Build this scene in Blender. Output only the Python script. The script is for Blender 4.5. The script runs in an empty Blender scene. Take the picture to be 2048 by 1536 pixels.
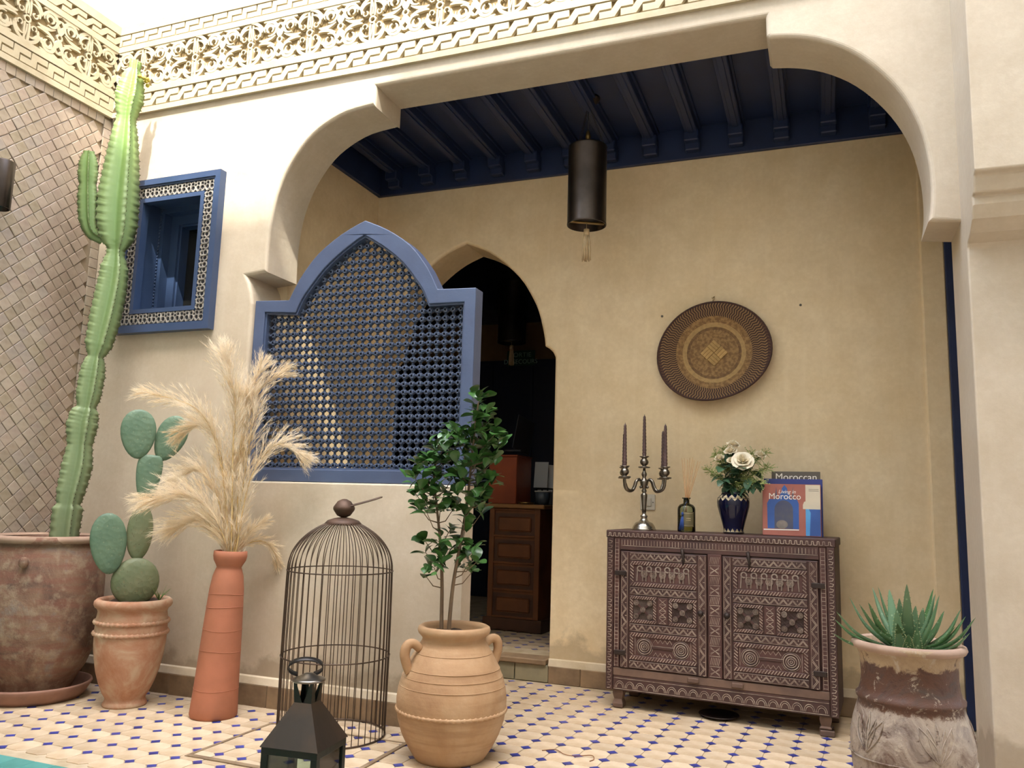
import bpy, math, random
from mathutils import Vector, Matrix, Euler
from mathutils.geometry import tessellate_polygon

random.seed(7)
SC = bpy.context.scene
COL = SC.collection
PI = math.pi

# ---------------------------------------------------------------- camera
YAW, PITCH, ROLL, FPX = math.radians(21.159), math.radians(8.296), math.radians(1.661), 1620.0
fwd = Vector((-math.sin(YAW) * math.cos(PITCH), math.cos(YAW) * math.cos(PITCH), math.sin(PITCH)))
rgt = Vector((math.cos(YAW), math.sin(YAW), 0))
upv = rgt.cross(fwd)
r2 = math.cos(ROLL) * rgt + math.sin(ROLL) * upv
u2 = -math.sin(ROLL) * rgt + math.cos(ROLL) * upv
cam = bpy.data.cameras.new('camera')
cam.sensor_width = 36.0
cam.lens = FPX / 2048 * 36
cam.clip_start = 0.05
cam_o = bpy.data.objects.new('camera', cam)
M = Matrix((r2, u2, -fwd)).transposed().to_4x4()
M.translation = (0, 0, 1.03)
cam_o.matrix_world = M
COL.objects.link(cam_o)
SC.camera = cam_o

# ---------------------------------------------------------------- sky, sun, exposure
SUN_V = Vector((-.36, 1.0, -1.72))
SUN_DIR = SUN_V.normalized()
world = bpy.data.worlds.new('sky')
SC.world = world
world.use_nodes = True
wn = world.node_tree
sky = wn.nodes.new('ShaderNodeTexSky')
sky.sky_type = 'NISHITA'
sky.sun_disc = False
sky.sun_elevation = math.asin(-SUN_DIR.z)
sky.sun_rotation = math.atan2(-SUN_DIR.x, -SUN_DIR.y)
sky.dust_density = 2.5
hsv = wn.nodes.new('ShaderNodeHueSaturation')
hsv.inputs['Saturation'].default_value = 0.72      # hazy, dusty sky
wn.links.new(sky.outputs[0], hsv.inputs['Color'])
wn.links.new(hsv.outputs[0], wn.nodes['Background'].inputs[0])
wn.nodes['Background'].inputs[1].default_value = 1.5
sun = bpy.data.lights.new('sun', 'SUN')
sun.energy = 7.0
sun.color = (1.0, 0.965, 0.90)
sun.angle = math.radians(0.7)
sun_o = bpy.data.objects.new('sun', sun)
sun_o.rotation_euler = SUN_DIR.to_track_quat('-Z', 'Y').to_euler()
sun_o.location = (6, -6, 14)
COL.objects.link(sun_o)
SC.view_settings.view_transform = 'Standard'
SC.view_settings.look = 'None'
SC.view_settings.gamma = 1.0
SC.view_settings.use_curve_mapping = False
SC.view_settings.exposure = 0.64
SC.cycles.max_bounces = 10
SC.cycles.diffuse_bounces = 6
SC.cycles.transparent_max_bounces = 12

# ---------------------------------------------------------------- materials
def hexc(s):
    v = [int(s[i:i + 2], 16) / 255 for i in (0, 2, 4)]
    return tuple(((c / 12.92) if c <= .04045 else ((c + .055) / 1.055) ** 2.4) for c in v) + (1,)

def col(c):
    return hexc(c) if isinstance(c, str) else (tuple(c) + (1,) if len(c) == 3 else c)

class NT:
    def __init__(s, name):
        s.m = bpy.data.materials.new(name)
        s.m.use_nodes = True
        s.t = s.m.node_tree
        s.b = s.t.nodes['Principled BSDF']
        s.tc = s.t.nodes.new('ShaderNodeTexCoord')
        s.coord = s.tc.outputs['Object']
    def n(s, typ, **kw):
        nd = s.t.nodes.new(typ)
        for k, v in kw.items():
            setattr(nd, k, v)
        return nd
    def l(s, a, b):
        s.t.links.new(a, b)
    def noise(s, scale, detail=4, rough=.55, coord=None, dist=0):
        nd = s.n('ShaderNodeTexNoise')
        nd.inputs['Scale'].default_value = scale
        nd.inputs['Detail'].default_value = detail
        nd.inputs['Roughness'].default_value = rough
        nd.inputs['Distortion'].default_value = dist
        s.l(coord or s.coord, nd.inputs['Vector'])
        return nd.outputs['Fac']
    def ramp(s, fac, stops, interp='LINEAR'):
        nd = s.n('ShaderNodeValToRGB')
        nd.color_ramp.interpolation = interp
        e = nd.color_ramp.elements
        while len(e) < len(stops):
            e.new(.5)
        for el, (p, c) in zip(e, stops):
            el.position = p
            el.color = col(c) if not isinstance(c, (int, float)) else (c, c, c, 1)
        s.l(fac, nd.inputs[0])
        return nd.outputs[0]
    def mix(s, fac, a, b, mode='MIX'):
        nd = s.n('ShaderNodeMix', data_type='RGBA', blend_type=mode)
        for sock, v in ((nd.inputs[0], fac), (nd.inputs[6], a), (nd.inputs[7], b)):
            if hasattr(v, 'links'):
                s.l(v, sock)
            elif isinstance(v, (int, float)):
                sock.default_value = v if sock.type == 'VALUE' else (v, v, v, 1)
            else:
                sock.default_value = col(v)
        return nd.outputs[2]
    def math(s, op, a, b=0.0, c=0.0):
        nd = s.n('ShaderNodeMath', operation=op)
        for sock, v in zip(nd.inputs, (a, b, c)):
            if hasattr(v, 'links'):
                s.l(v, sock)
            else:
                sock.default_value = v
        return nd.outputs[0]
    def bump(s, h, strength=.3, dist=.01):
        nd = s.n('ShaderNodeBump')
        nd.inputs['Strength'].default_value = strength
        nd.inputs['Distance'].default_value = dist
        s.l(h, nd.inputs['Height'])
        s.l(nd.outputs[0], s.b.inputs['Normal'])
    def base(s, c):
        if hasattr(c, 'links'):
            s.l(c, s.b.inputs['Base Color'])
        else:
            s.b.inputs['Base Color'].default_value = col(c)
    def set(s, rough=None, metal=None, spec=None):
        if rough is not None:
            if hasattr(rough, 'links'):
                s.l(rough, s.b.inputs['Roughness'])
            else:
                s.b.inputs['Roughness'].default_value = rough
        if metal is not None:
            s.b.inputs['Metallic'].default_value = metal
        if spec is not None:
            s.b.inputs['Specular IOR Level'].default_value = spec

MATS = {}
def simple(name, c1, c2=None, scale=8, rough=.6, metal=0, bump=0, bscale=40, lo=.35, hi=.65, rnd=0, spec=None, bd=.004):
    t = NT(name)
    c = c1
    if c2 is not None:
        c = t.mix(t.ramp(t.noise(scale), [(lo, 0.0), (hi, 1.0)]), c1, c2)
    if rnd:
        oi = t.n('ShaderNodeObjectInfo')
        hs = t.n('ShaderNodeHueSaturation')
        t.l(t.math('MULTIPLY_ADD', oi.outputs['Random'], rnd, 1 - rnd / 2), hs.inputs['Value'])
        if hasattr(c, 'links'):
            t.l(c, hs.inputs['Color'])
        else:
            hs.inputs['Color'].default_value = col(c)
        c = hs.outputs[0]
    t.base(c)
    t.set(rough, metal, spec)
    if bump:
        t.bump(t.noise(bscale, 5), bump, bd)
    MATS[name] = t.m
    return t.m

def plaster(name, a, b, dark, stain=True, rough=.55):
    t = NT(name)
    n1 = t.noise(1.1, 6, .62, dist=.4)
    n2 = t.noise(6, 6, .6)
    c = t.mix(t.ramp(n1, [(.36, 0.0), (.66, 1.0)]), a, b)
    c = t.mix(t.math('MULTIPLY', t.ramp(n2, [(.35, 1.0), (.62, 0.0)]), .38), c, dark)
    n5 = t.noise(38, 5, .65)
    c = t.mix(t.math('MULTIPLY', t.ramp(n5, [(.42, 1.0), (.62, 0.0)]), .22), c, dark)
    mpv = t.n('ShaderNodeMapping')
    mpv.inputs['Scale'].default_value = (9, 9, .7)
    t.l(t.coord, mpv.inputs[0])
    c = t.mix(t.math('MULTIPLY', t.ramp(t.noise(2.2, 5, .6, mpv.outputs[0]), [(.5, 0.0), (.72, 1.0)]), .25), c, a)
    if stain:
        g = t.n('ShaderNodeNewGeometry')
        sx = t.n('ShaderNodeSeparateXYZ')
        t.l(g.outputs['Position'], sx.inputs[0])
        h = t.math('MULTIPLY_ADD', t.noise(3.2, 5, .6), .55, -.02)
        k = t.math('SUBTRACT', h, sx.outputs[2])
        f = t.ramp(k, [(0.0, 0.0), (.05, .75)])
        c = t.mix(f, c, t.mix(.62, c, '7d6a50'))
    t.base(c)
    t.set(t.ramp(n2, [(.3, rough - .1), (.7, rough + .1)]))
    t.bump(t.math('ADD', t.math('MULTIPLY', t.noise(14, 6, .6), .6), t.math('MULTIPLY', t.noise(2.2, 3), 1.5)), .22, .012)
    MATS[name] = t.m
    return t.m

plaster('plaster', 'eedab4', 'e3ca9d', 'd0b687')  # alcove copy of the facade plaster, paler to put extra brightness into its colour
plaster('plaster_front', 'c9bda7', 'bfb099', 'ad9d84')  # same plaster outdoors, toned down in colour to balance the brighter light
plaster('plaster_white', 'e6ddcb', 'ddd2bd', 'cfc2aa', stain=False)
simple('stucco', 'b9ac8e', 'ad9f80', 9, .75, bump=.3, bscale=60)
simple('stucco_back', '8c7852', '7b6844', 9, .85)  # darker brown paints recess shade into the gaps of the friezes
simple('white_strip', 'cfc0a4', 'b7a585', 6, .7, bump=.3, bscale=30)
simple('base_stone', '8e7557', '6f5a43', 7, .7, bump=.4, bscale=25, rnd=.3)
simple('step_tile', '8f8468', '6f6a56', 5, .5, bump=.2, rnd=.4)

simple('zellige_grout', 'a8957c', '96846a', 10, .8)
simple('floor_tile', 'cdba9c', 'b59d7c', 9, .5, bump=.3, bscale=30, rnd=.2)
simple('floor_grout', 'bfae92', 'a59373', 9, .85)
simple('tile_blue', '39408f', '2c3172', 20, .35, bump=.2, rnd=.5)
simple('turquoise', '5a9c92', '4b8c82', 6, .25, rnd=.15)
simple('navy', '1f2d50', '1a2645', 5, .5)
simple('blue_paint', '4a5873', '434f69', 5, .38, bump=.15, bscale=60)
simple('blue_lattice', '434e62', '3b465a', 5, .32, rnd=.08)
simple('blue_window', '3b4c6a', '334460', 4, .33, bump=.1)
simple('silver_carve', 'aba59a', '77736c', 30, .45)
simple('carve_back', '34343c', '23232a', 20, .7)
simple('black_metal', '2c2a28', '3c3834', 6, .38, .75, bump=.1)
simple('lamp_metal', '312b26', '48403a', 5, .34, .85)
simple('lantern_metal', '1d2a26', '33332f', 7, .36, .8, bump=.1)
simple('lantern_roof', '4a4641', '5b4f44', 5, .34, .85, bump=.1)
simple('rust', '5d4636', '43352c', 10, .6, .5, bump=.3)
simple('wire', '574638', '43362c', 8, .5, .6)
simple('pewter', '8a8378', '6d675e', 10, .28, .95)
simple('pewter_bright', 'b5afa4', '8f897f', 10, .25, .95)
simple('brass', '8c7445', '6a5632', 10, .35, .9)
simple('raffia', 'cdb68f', 'b79d74', 18, .85)
simple('candle_wax', '5c4643', '4d3a38', 20, .45)
simple('rim_terra', 'a58a74', '8f745f', 8, .8, bump=.2)
simple('soil', '4b3a2a', '33271c', 25, .95, bump=.6)
simple('terra_orange', 'a9694c', '996044', 6, .8, bump=.15, bscale=30)
simple('reed', 'c49a6c', 'b58558', 20, .8)
simple('dark_wood', '4b2f20', '38221a', 6, .45, bump=.15)
simple('carved_wood', '4a3029', '3a2520', 9, .6, bump=.3, bscale=50)
simple('carved_red', '54362f', '432a25', 9, .6, bump=.3, bscale=50)
simple('carved_pale', 'b3a491', '77665a', 24, .8)
simple('carved_grey', '8f8173', '6a5b50', 14, .7, bump=.3)
simple('foot_wood', '6e5646', '59453a', 9, .75, bump=.3)
simple('counter_wood', '6a3f22', '54301a', 6, .42, bump=.15)
simple('counter_top', '8a6338', '775230', 5, .5)
simple('box_wood', '8c3f20', '7a3319', 5, .4)
simple('black_obj', '16161a', '1e1e22', 5, .5)
simple('iron_fit', '2e2622', '3b302a', 12, .55, .5, bump=.3)
simple('switch_white', 'cfc6b4', None, rough=.4)
simple('leaf_tree', '41682f', '325428', 3, .3, rnd=.7)
simple('stem_brown', '77624a', '5f4d3a', 10, .8)
simple('rose_white', 'f2ead2', 'e8dcc0', 8, .6)
simple('rose_leaf', '46664a', '36543c', 8, .45, rnd=.5)
simple('sprig', '7f8f4a', '8f9c58', 8, .7, rnd=.4)
simple('sprig_bud', 'b9bd8a', '9aa06a', 8, .7)
simple('stem_green', '5a6a40', '46562f', 8, .6)
simple('book_grey', '5e564a', '544c42', 4, .45)
simple('book_blue', '2b3a86', '243276', 4, .35)
simple('book_pages', 'd8d0c0', 'c6bcaa', 30, .8)
simple('cover_red', 'ae6a5a', '9c584b', 5, .35)
simple('cover_blue', '3560a8', '2b5192', 6, .35)
simple('cover_niche', '55565c', '3e4464', 8, .35)
simple('cover_pot', '8f8378', '5c5650', 12, .35)
simple('cover_cream', 'd9ccb0', 'c9c0ac', 6, .35)
simple('cover_sky', '5aa7d8', '4a90cc', 6, .35)
simple('print_white', 'ece6da', None, rough=.5)
simple('print_dark', '4a463f', None, rough=.5)
simple('gold_trim', 'c7b998', '8f7d58', 25, .4)
simple('navy_glaze', '0b0e26', '0e1334', 5, .1)
simple('tassel_blue', '2c4a8c', '24407c', 20, .8)
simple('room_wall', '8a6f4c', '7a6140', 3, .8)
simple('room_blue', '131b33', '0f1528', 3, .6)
simple('sign_green', '1c4a34', None, rough=.5)
simple('sign_text', 'a8c0ae', None, rough=.5)
simple('paper', 'b8b8b4', None, rough=.8)
simple('plastic_bucket', '4a5058', '3d434a', 4, .4)
simple('wood_strip', '8f7a5c', '6f5a42', 10, .7, bump=.3)
simple('twig', '8a5a34', '6f4526', 20, .9)
simple('grass', '6f8a4a', '5a7438', 8, .7)
simple('thorn', '3a2c20', '57442f', 20, .8)
simple('water', '3f9c94', None, rough=.08)
simple('clay_dish', '98705c', '82604e', 8, .8)
# ---- materials with more to them
def m_zellige():
    t = NT('zellige')
    oi = t.n('ShaderNodeObjectInfo')
    c = t.ramp(oi.outputs['Random'], [(0.0, '8d7f6b'), (.2, 'a1907c'), (.4, '968a7e'), (.6, 'a08c7c'), (.8, '91836a'), (1.0, 'ab9c8a')])
    c = t.mix(t.ramp(t.noise(16, 5, .6), [(.35, 0.0), (.7, .5)]), c, 'b3a48f')
    t.base(c); t.set(.4)
    t.bump(t.noise(24, 4), .35, .006)
    MATS['zellige'] = t.m
m_zellige()
def m_bigpot():
    t = NT('weathered_clay')
    n1 = t.noise(5, 7, .68, dist=.8)
    n2 = t.noise(15, 6, .7)
    mp = t.n('ShaderNodeMapping')
    mp.inputs['Scale'].default_value = (1.2, 1.2, 9)
    t.l(t.coord, mp.inputs[0])
    n3 = t.noise(3, 5, .6, mp.outputs[0])
    c = t.ramp(n1, [(.30, '43342d'), (.44, '6a5040'), (.56, '80654f'), (.68, '7b7068')])
    c = t.mix(t.ramp(n3, [(.45, 0.0), (.60, .7)]), c, '7a5140')
    c = t.mix(t.ramp(n2, [(.50, 0.0), (.66, .6)]), c, '9c8b72')
    t.base(c); t.set(.85)
    t.bump(t.math('ADD', n2, n1), .5, .012)
    MATS['weathered_clay'] = t.m
m_bigpot()

def m_pinkpot():
    t = NT('pink_clay')
    n1 = t.noise(5.5, 7, .66, dist=.7)
    n2 = t.noise(30, 4)
    c = t.ramp(n1, [(.34, '9f6c4c'), (.47, 'ab7f62'), (.58, 'b5987b'), (.70, 'bda88d')])
    t.base(c); t.set(.8); t.bump(n2, .25, .004)
    MATS['pink_clay'] = t.m
m_pinkpot()

def m_ochrepot():
    t = NT('ochre_clay')
    n1 = t.noise(4, 5, .6, dist=.3)
    mp = t.n('ShaderNodeMapping')
    mp.inputs['Scale'].default_value = (1, 1, 14)
    t.l(t.coord, mp.inputs[0])
    n3 = t.noise(2.5, 4, .5, mp.outputs[0])
    c = t.ramp(n1, [(.32, '977350'), (.48, 'a8855f'), (.62, 'b3946f'), (.76, 'a07a60')])
    c = t.mix(t.ramp(n3, [(.5, 0.0), (.66, .6)]), c, '8f6c48')
    t.base(c); t.set(.78); t.bump(t.math('ADD', n3, t.noise(40, 3)), .25, .006)
    MATS['ochre_clay'] = t.m
m_ochrepot()

def m_aloepot():
    t = NT('peeling_clay')
    n1 = t.noise(7, 7, .68, dist=.7)
    n2 = t.noise(19, 6, .72, dist=.5)
    sx = t.n('ShaderNodeSeparateXYZ')
    t.l(t.coord, sx.inputs[0])
    z = t.math('ADD', sx.outputs[2], t.math('MULTIPLY_ADD', n2, .10, -.05))
    glaze = t.ramp(n1, [(.32, '3a2416'), (.5, '553522'), (.66, '4c4038')])
    lime = t.ramp(n1, [(.32, '4f3a2c'), (.42, '7d6e61'), (.52, 'a0917f'), (.60, '857464'), (.68, '5c4232')])
    tanc = t.ramp(n1, [(.35, '8a7052'), (.6, 'a58e6e')])
    k1 = t.ramp(z, [(.425, 0.0), (.435, 1.0)])
    k2 = t.ramp(z, [(.555, 0.0), (.565, 1.0)])
    c = t.mix(k2, t.mix(k1, lime, glaze), tanc)
    c = t.mix(t.ramp(n2, [(.57, 0.0), (.63, .8)]), c, 'aa9b86')
    c = t.mix(t.ramp(n2, [(.36, .8), (.42, 0.0)]), c, '452a1a')
    t.base(c); t.set(t.ramp(n1, [(.4, .45), (.6, .8)])); t.bump(t.math('ADD', n1, n2), .5, .008)
    MATS['peeling_clay'] = t.m
m_aloepot()

def m_cactus(name, lo, mid, hi, stripe):
    t = NT(name)
    sx = t.n('ShaderNodeSeparateXYZ')
    t.l(t.coord, sx.inputs[0])
    g = t.math('MULTIPLY_ADD', sx.outputs[2], .28, -.2)
    c = t.ramp(g, [(0.0, lo), (.5, mid), (.85, hi)])
    w = t.n('ShaderNodeAttribute', attribute_name='rim')
    c = t.mix(t.math('MULTIPLY', w.outputs['Fac'], .4), c, stripe)
    c = t.mix(t.math('MULTIPLY', t.noise(30, 4), .3), c, '3f5a2a')
    t.base(c); t.set(.5)
    t.bump(t.noise(35, 3), .2, .004)
    MATS[name] = t.m
m_cactus('euphorbia', '74805e', '668348', '86a648', 'a9b184')

def m_pad(name, a, b, tan):
    t = NT(name)
    v = t.n('ShaderNodeTexVoronoi')
    v.inputs['Scale'].default_value = 42
    t.l(t.coord, v.inputs['Vector'])
    c = t.mix(t.ramp(t.noise(9, 4), [(.35, 0.0), (.65, 1.0)]), a, b)
    c = t.mix(t.ramp(v.outputs['Distance'], [(.05, .7), (.22, 0.0)]), c, tan)
    t.base(c); t.set(.55)
    t.bump(v.outputs['Distance'], .35, .006)
    MATS[name] = t.m
m_pad('pad_green', '526c55', '61785e', '7f8c70')
m_pad('pad_old', '5f6a4a', '727656', '7f7252')

def m_aloe():
    t = NT('aloe_leaf')
    v = t.n('ShaderNodeTexVoronoi')
    v.inputs['Scale'].default_value = 60
    t.l(t.coord, v.inputs['Vector'])
    oi = t.n('ShaderNodeObjectInfo')
    c = t.mix(oi.outputs['Random'], '3f6634', '6b8a68')
    c = t.mix(t.ramp(v.outputs['Distance'], [(.1, .6), (.25, 0.0)]), c, 'a9bf9a')
    t.base(c); t.set(.4)
    MATS['aloe_leaf'] = t.m
m_aloe()

def m_pampas():
    t = NT('pampas_hair')
    oi = t.n('ShaderNodeObjectInfo')
    c = t.mix(t.ramp(t.noise(7, 3), [(.3, 0.0), (.7, 1.0)]), 'faf1de', 'ead8b4')
    t.base(c); t.set(.9, spec=.1)
    tr = t.n('ShaderNodeBsdfTranslucent')
    t.l(c, tr.inputs[0])
    mx = t.n('ShaderNodeMixShader')
    mx.inputs[0].default_value = .45
    t.l(t.b.outputs[0], mx.inputs[1]); t.l(tr.outputs[0], mx.inputs[2])
    t.l(mx.outputs[0], t.t.nodes['Material Output'].inputs[0])
    MATS['pampas_hair'] = t.m
m_pampas()
simple('pampas_stem', 'd8bd84', 'c4a468', 20, .8)

def m_basket():
    t = NT('basket_weave')
    sx = t.n('ShaderNodeSeparateXYZ')
    t.l(t.coord, sx.inputs[0])
    x, z = sx.outputs[0], sx.outputs[2]
    r = t.math('SQRT', t.math('ADD', t.math('MULTIPLY', x, x), t.math('MULTIPLY', z, z)))
    th = t.math('ARCTAN2', z, x)
    # zigzag weave on the dark border
    tri = t.math('PINGPONG', r, .019)
    ph = t.math('MULTIPLY_ADD', tri, 190.0, t.math('MULTIPLY', th, 112.0))
    zig = t.ramp(t.math('MULTIPLY_ADD', t.math('SINE', ph), .5, .5), [(.35, 0.0), (.75, 1.0)])
    fine = t.math('MULTIPLY_ADD', t.math('SINE', t.math('MULTIPLY', r, 900.0)), .5, .5)
    fine2 = t.math('MULTIPLY_ADD', t.math('SINE', t.math('MULTIPLY', th, 230.0)), .5, .5)
    dark = t.mix(zig, '3c251a', '8a6a44')
    tan = t.mix(t.math('MULTIPLY', fine, fine2), '8a683e', 'c8a468')
    tan = t.mix(t.ramp(t.noise(60, 4), [(.4, 0.0), (.6, .75)]), tan, '6b4d2c')
    k = t.math('GREATER_THAN', r, .212)
    c = t.mix(k, tan, dark)
    ring = t.math('LESS_THAN', t.math('ABSOLUTE', t.math('SUBTRACT', r, .165)), .012)
    c = t.mix(t.math('MULTIPLY', ring, t.math('MULTIPLY_ADD', fine2, .5, .15)), c, 'd2b174')
    ring2 = t.math('LESS_THAN', t.math('ABSOLUTE', t.math('SUBTRACT', r, .145)), .008)
    c = t.mix(t.math('MULTIPLY', ring2, .5), c, '5a3f24')
    edge = t.math('GREATER_THAN', r, .298)
    c = t.mix(t.math('MULTIPLY', edge, .75), c, '42241a')
    t.base(c); t.set(.7)
    t.bump(t.math('ADD', t.math('MULTIPLY', fine, fine2), zig), .35, .003)
    MATS['basket_weave'] = t.m
m_basket()

def m_glass(name, c, rough=.03, alpha=.25):
    t = NT(name)
    gl = t.n('ShaderNodeBsdfGlossy'); gl.inputs['Roughness'].default_value = rough
    gl.inputs['Color'].default_value = (1, 1, 1, 1)
    tp = t.n('ShaderNodeBsdfTransparent'); tp.inputs[0].default_value = col(c)
    lw = t.n('ShaderNodeLayerWeight'); lw.inputs[0].default_value = alpha
    mx = t.n('ShaderNodeMixShader')
    t.l(lw.outputs['Fresnel'], mx.inputs[0]); t.l(tp.outputs[0], mx.inputs[1]); t.l(gl.outputs[0], mx.inputs[2])
    t.l(mx.outputs[0], t.t.nodes['Material Output'].inputs[0])
    MATS[name] = t.m
m_glass('pane_glass', 'e4ece8', .02, .3)
m_glass('bottle_glass', 'd3ddd0', .03, .3)
m_glass('bottle_liquid', 'e6dcb4', .05, .12)

def m_winglass():
    t = NT('window_glass')
    t.base('1b1a16'); t.set(.06, spec=.6)
    MATS['window_glass'] = t.m
m_winglass()

# ---------------------------------------------------------------- mesh helpers
class MB:
    def __init__(s):
        s.v = []; s.f = []; s.sm = []
    def add(s, vs, fs, mat=None, smooth=False):
        o = len(s.v)
        if mat is not None:
            vs = [mat @ Vector(p) for p in vs]
        s.v += [tuple(p) for p in vs]
        s.f += [tuple(i + o for i in f) for f in fs]
        s.sm += [smooth] * len(fs)
        return s
    def box(s, x0, x1, y0, y1, z0, z1, mat=None):
        vs = [(x, y, z) for z in (z0, z1) for y in (y0, y1) for x in (x0, x1)]
        fs = [(0, 2, 3, 1), (4, 5, 7, 6), (0, 1, 5, 4), (2, 6, 7, 3), (0, 4, 6, 2), (1, 3, 7, 5)]
        return s.add(vs, fs, mat)
    def cbox(s, x0, x1, y0, y1, z0, z1, b=.004, mat=None):
        # box with chamfered edges
        vs = []; idx = {}
        X, Y, Z = (x0, x1), (y0, y1), (z0, z1)
        for i in (0, 1):
            for j in (0, 1):
                for k in (0, 1):
                    sx, sy, sz = (1 - 2 * i) * b, (1 - 2 * j) * b, (1 - 2 * k) * b
                    idx[i, j, k, 0] = len(vs); vs.append((X[i], Y[j] + sy, Z[k] + sz))
                    idx[i, j, k, 1] = len(vs); vs.append((X[i] + sx, Y[j], Z[k] + sz))
                    idx[i, j, k, 2] = len(vs); vs.append((X[i] + sx, Y[j] + sy, Z[k]))
        fs = []
        for i in (0, 1):
            q = [idx[i, 0, 0, 0], idx[i, 1, 0, 0], idx[i, 1, 1, 0], idx[i, 0, 1, 0]]
            fs.append(tuple(q[::-1] if i == 0 else q))
            q = [idx[0, i, 0, 1], idx[1, i, 0, 1], idx[1, i, 1, 1], idx[0, i, 1, 1]]
            fs.append(tuple(q if i == 0 else q[::-1]))
            q = [idx[0, 0, i, 2], idx[1, 0, i, 2], idx[1, 1, i, 2], idx[0, 1, i, 2]]
            fs.append(tuple(q[::-1] if i == 0 else q))
        for a in (0, 1):
            for c in (0, 1):
                fs.append((idx[a, c, 0, 0], idx[a, c, 0, 1], idx[a, c, 1, 1], idx[a, c, 1, 0]))
                fs.append((idx[a, 0, c, 0], idx[a, 0, c, 2], idx[a, 1, c, 2], idx[a, 1, c, 0]))
                fs.append((idx[0, a, c, 1], idx[0, a, c, 2], idx[1, a, c, 2], idx[1, a, c, 1]))
        for i in (0, 1):
            for j in (0, 1):
                for k in (0, 1):
                    fs.append((idx[i, j, k, 0], idx[i, j, k, 1], idx[i, j, k, 2]))
        return s.add(vs, fs, mat)
    def prism(s, poly, a0, a1, axis='y', holes=(), mat=None):
        # poly in (u, w); axis 'y': (u, a, w); 'x': (a, u, w); 'z': (u, w, a)
        def mp(u, w, a):
            return (u, a, w) if axis == 'y' else ((a, u, w) if axis == 'x' else (u, w, a))
        loops = [list(poly)] + [list(h) for h in holes]
        flat = [p for l in loops for p in l]
        tris = tessellate_polygon([[Vector((p[0], p[1], 0)) for p in l] for l in loops])
        n = len(flat)
        vs = [mp(p[0], p[1], a0) for p in flat] + [mp(p[0], p[1], a1) for p in flat]
        fs = [tuple(t) for t in tris] + [tuple(i + n for i in reversed(t)) for t in tris]
        o = 0
        for l in loops:
            m = len(l)
            for i in range(m):
                j = (i + 1) % m
                fs.append((o + i, o + j, n + o + j, n + o + i))
            o += m
        return s.add(vs, fs, mat)
    def lathe(s, prof, n=32, mat=None, smooth=True, rfun=None, cap=True):
        vs = []; fs = []
        for r, z in prof:
            for i in range(n):
                a = 2 * PI * i / n
                k = rfun(a, z) if rfun else 1
                vs.append((r * k * math.cos(a), r * k * math.sin(a), z))
        for j in range(len(prof) - 1):
            for i in range(n):
                i2 = (i + 1) % n
                fs.append((j * n + i, j * n + i2, (j + 1) * n + i2, (j + 1) * n + i))
        s.add(vs, fs, mat, smooth)
        if cap:
            o = len(s.v) - len(vs)
            if prof[0][0] > 1e-4:
                s.f.append(tuple(o + i for i in reversed(range(n)))); s.sm.append(False)
            if prof[-1][0] > 1e-4:
                s.f.append(tuple(o + (len(prof) - 1) * n + i for i in range(n))); s.sm.append(False)
        return s
    def tube(s, pts, r, n=6, closed=False, mat=None, cap=True, flat=None):
        pts = [Vector(p) for p in pts]
        m = len(pts)
        rs = r if isinstance(r, (list, tuple)) else [r] * m
        vs = []; fs = []
        prev = None
        for i, p in enumerate(pts):
            if closed:
                t = pts[(i + 1) % m] - pts[i - 1]
            else:
                t = pts[min(i + 1, m - 1)] - pts[max(i - 1, 0)]
            t = t.normalized() if t.length > 1e-9 else Vector((0, 0, 1))
            if prev is None:
                a = Vector((0, 0, 1)) if abs(t.z) < .9 else Vector((1, 0, 0))
                u = t.cross(a).normalized()
            else:
                u = (prev - t * prev.dot(t)).normalized()
            prev = u
            w = t.cross(u)
            for k in range(n):
                an = 2 * PI * k / n
                f2 = flat if flat else 1
                vs.append(p + u * (rs[i] * math.cos(an)) + w * (rs[i] * f2 * math.sin(an)))
        for i in range(m if closed else m - 1):
            i2 = (i + 1) % m
            for k in range(n):
                k2 = (k + 1) % n
                fs.append((i * n + k, i * n + k2, i2 * n + k2, i2 * n + k))
        if not closed and cap:
            fs.append(tuple(reversed(range(n)))); fs.append(tuple((m - 1) * n + k for k in range(n)))
        return s.add(vs, fs, mat, True)
    def ball(s, c, r, n=12, m=8, mat=None):
        rx, ry, rz = r if isinstance(r, (tuple, list)) else (r, r, r)
        vs = [(c[0], c[1], c[2] - rz)]
        for j in range(1, m):
            a = -PI / 2 + PI * j / m
            for i in range(n):
                b = 2 * PI * i / n
                vs.append((c[0] + rx * math.cos(a) * math.cos(b), c[1] + ry * math.cos(a) * math.sin(b), c[2] + rz * math.sin(a)))
        vs.append((c[0], c[1], c[2] + rz))
        fs = [(0, 1 + (i + 1) % n, 1 + i) for i in range(n)]
        for j in range(m - 2):
            for i in range(n):
                i2 = (i + 1) % n
                fs.append((1 + j * n + i, 1 + j * n + i2, 1 + (j + 1) * n + i2, 1 + (j + 1) * n + i))
        L = len(vs) - 1; o = 1 + (m - 2) * n
        fs += [(L, o + i, o + (i + 1) % n) for i in range(n)]
        return s.add(vs, fs, mat, True)
    def mesh(s, name, mat):
        me = bpy.data.meshes.new(name)
        me.from_pydata(s.v, [], s.f)
        me.polygons.foreach_set('use_smooth', s.sm)
        if mat:
            me.materials.append(MATS[mat])
        me.update()
        return me
    def build(s, name, mat, parent=None, loc=None, rot=None):
        return mobj(name, s.mesh(name, mat), parent, loc, rot)

def mobj(name, me, parent=None, loc=None, rot=None, scale=None):
    o = bpy.data.objects.new(name, me)
    COL.objects.link(o)
    if parent:
        o.parent = parent
    if loc is not None:
        o.location = loc
    if rot is not None:
        o.rotation_euler = rot
    if scale is not None:
        o.scale = scale
    return o

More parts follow.
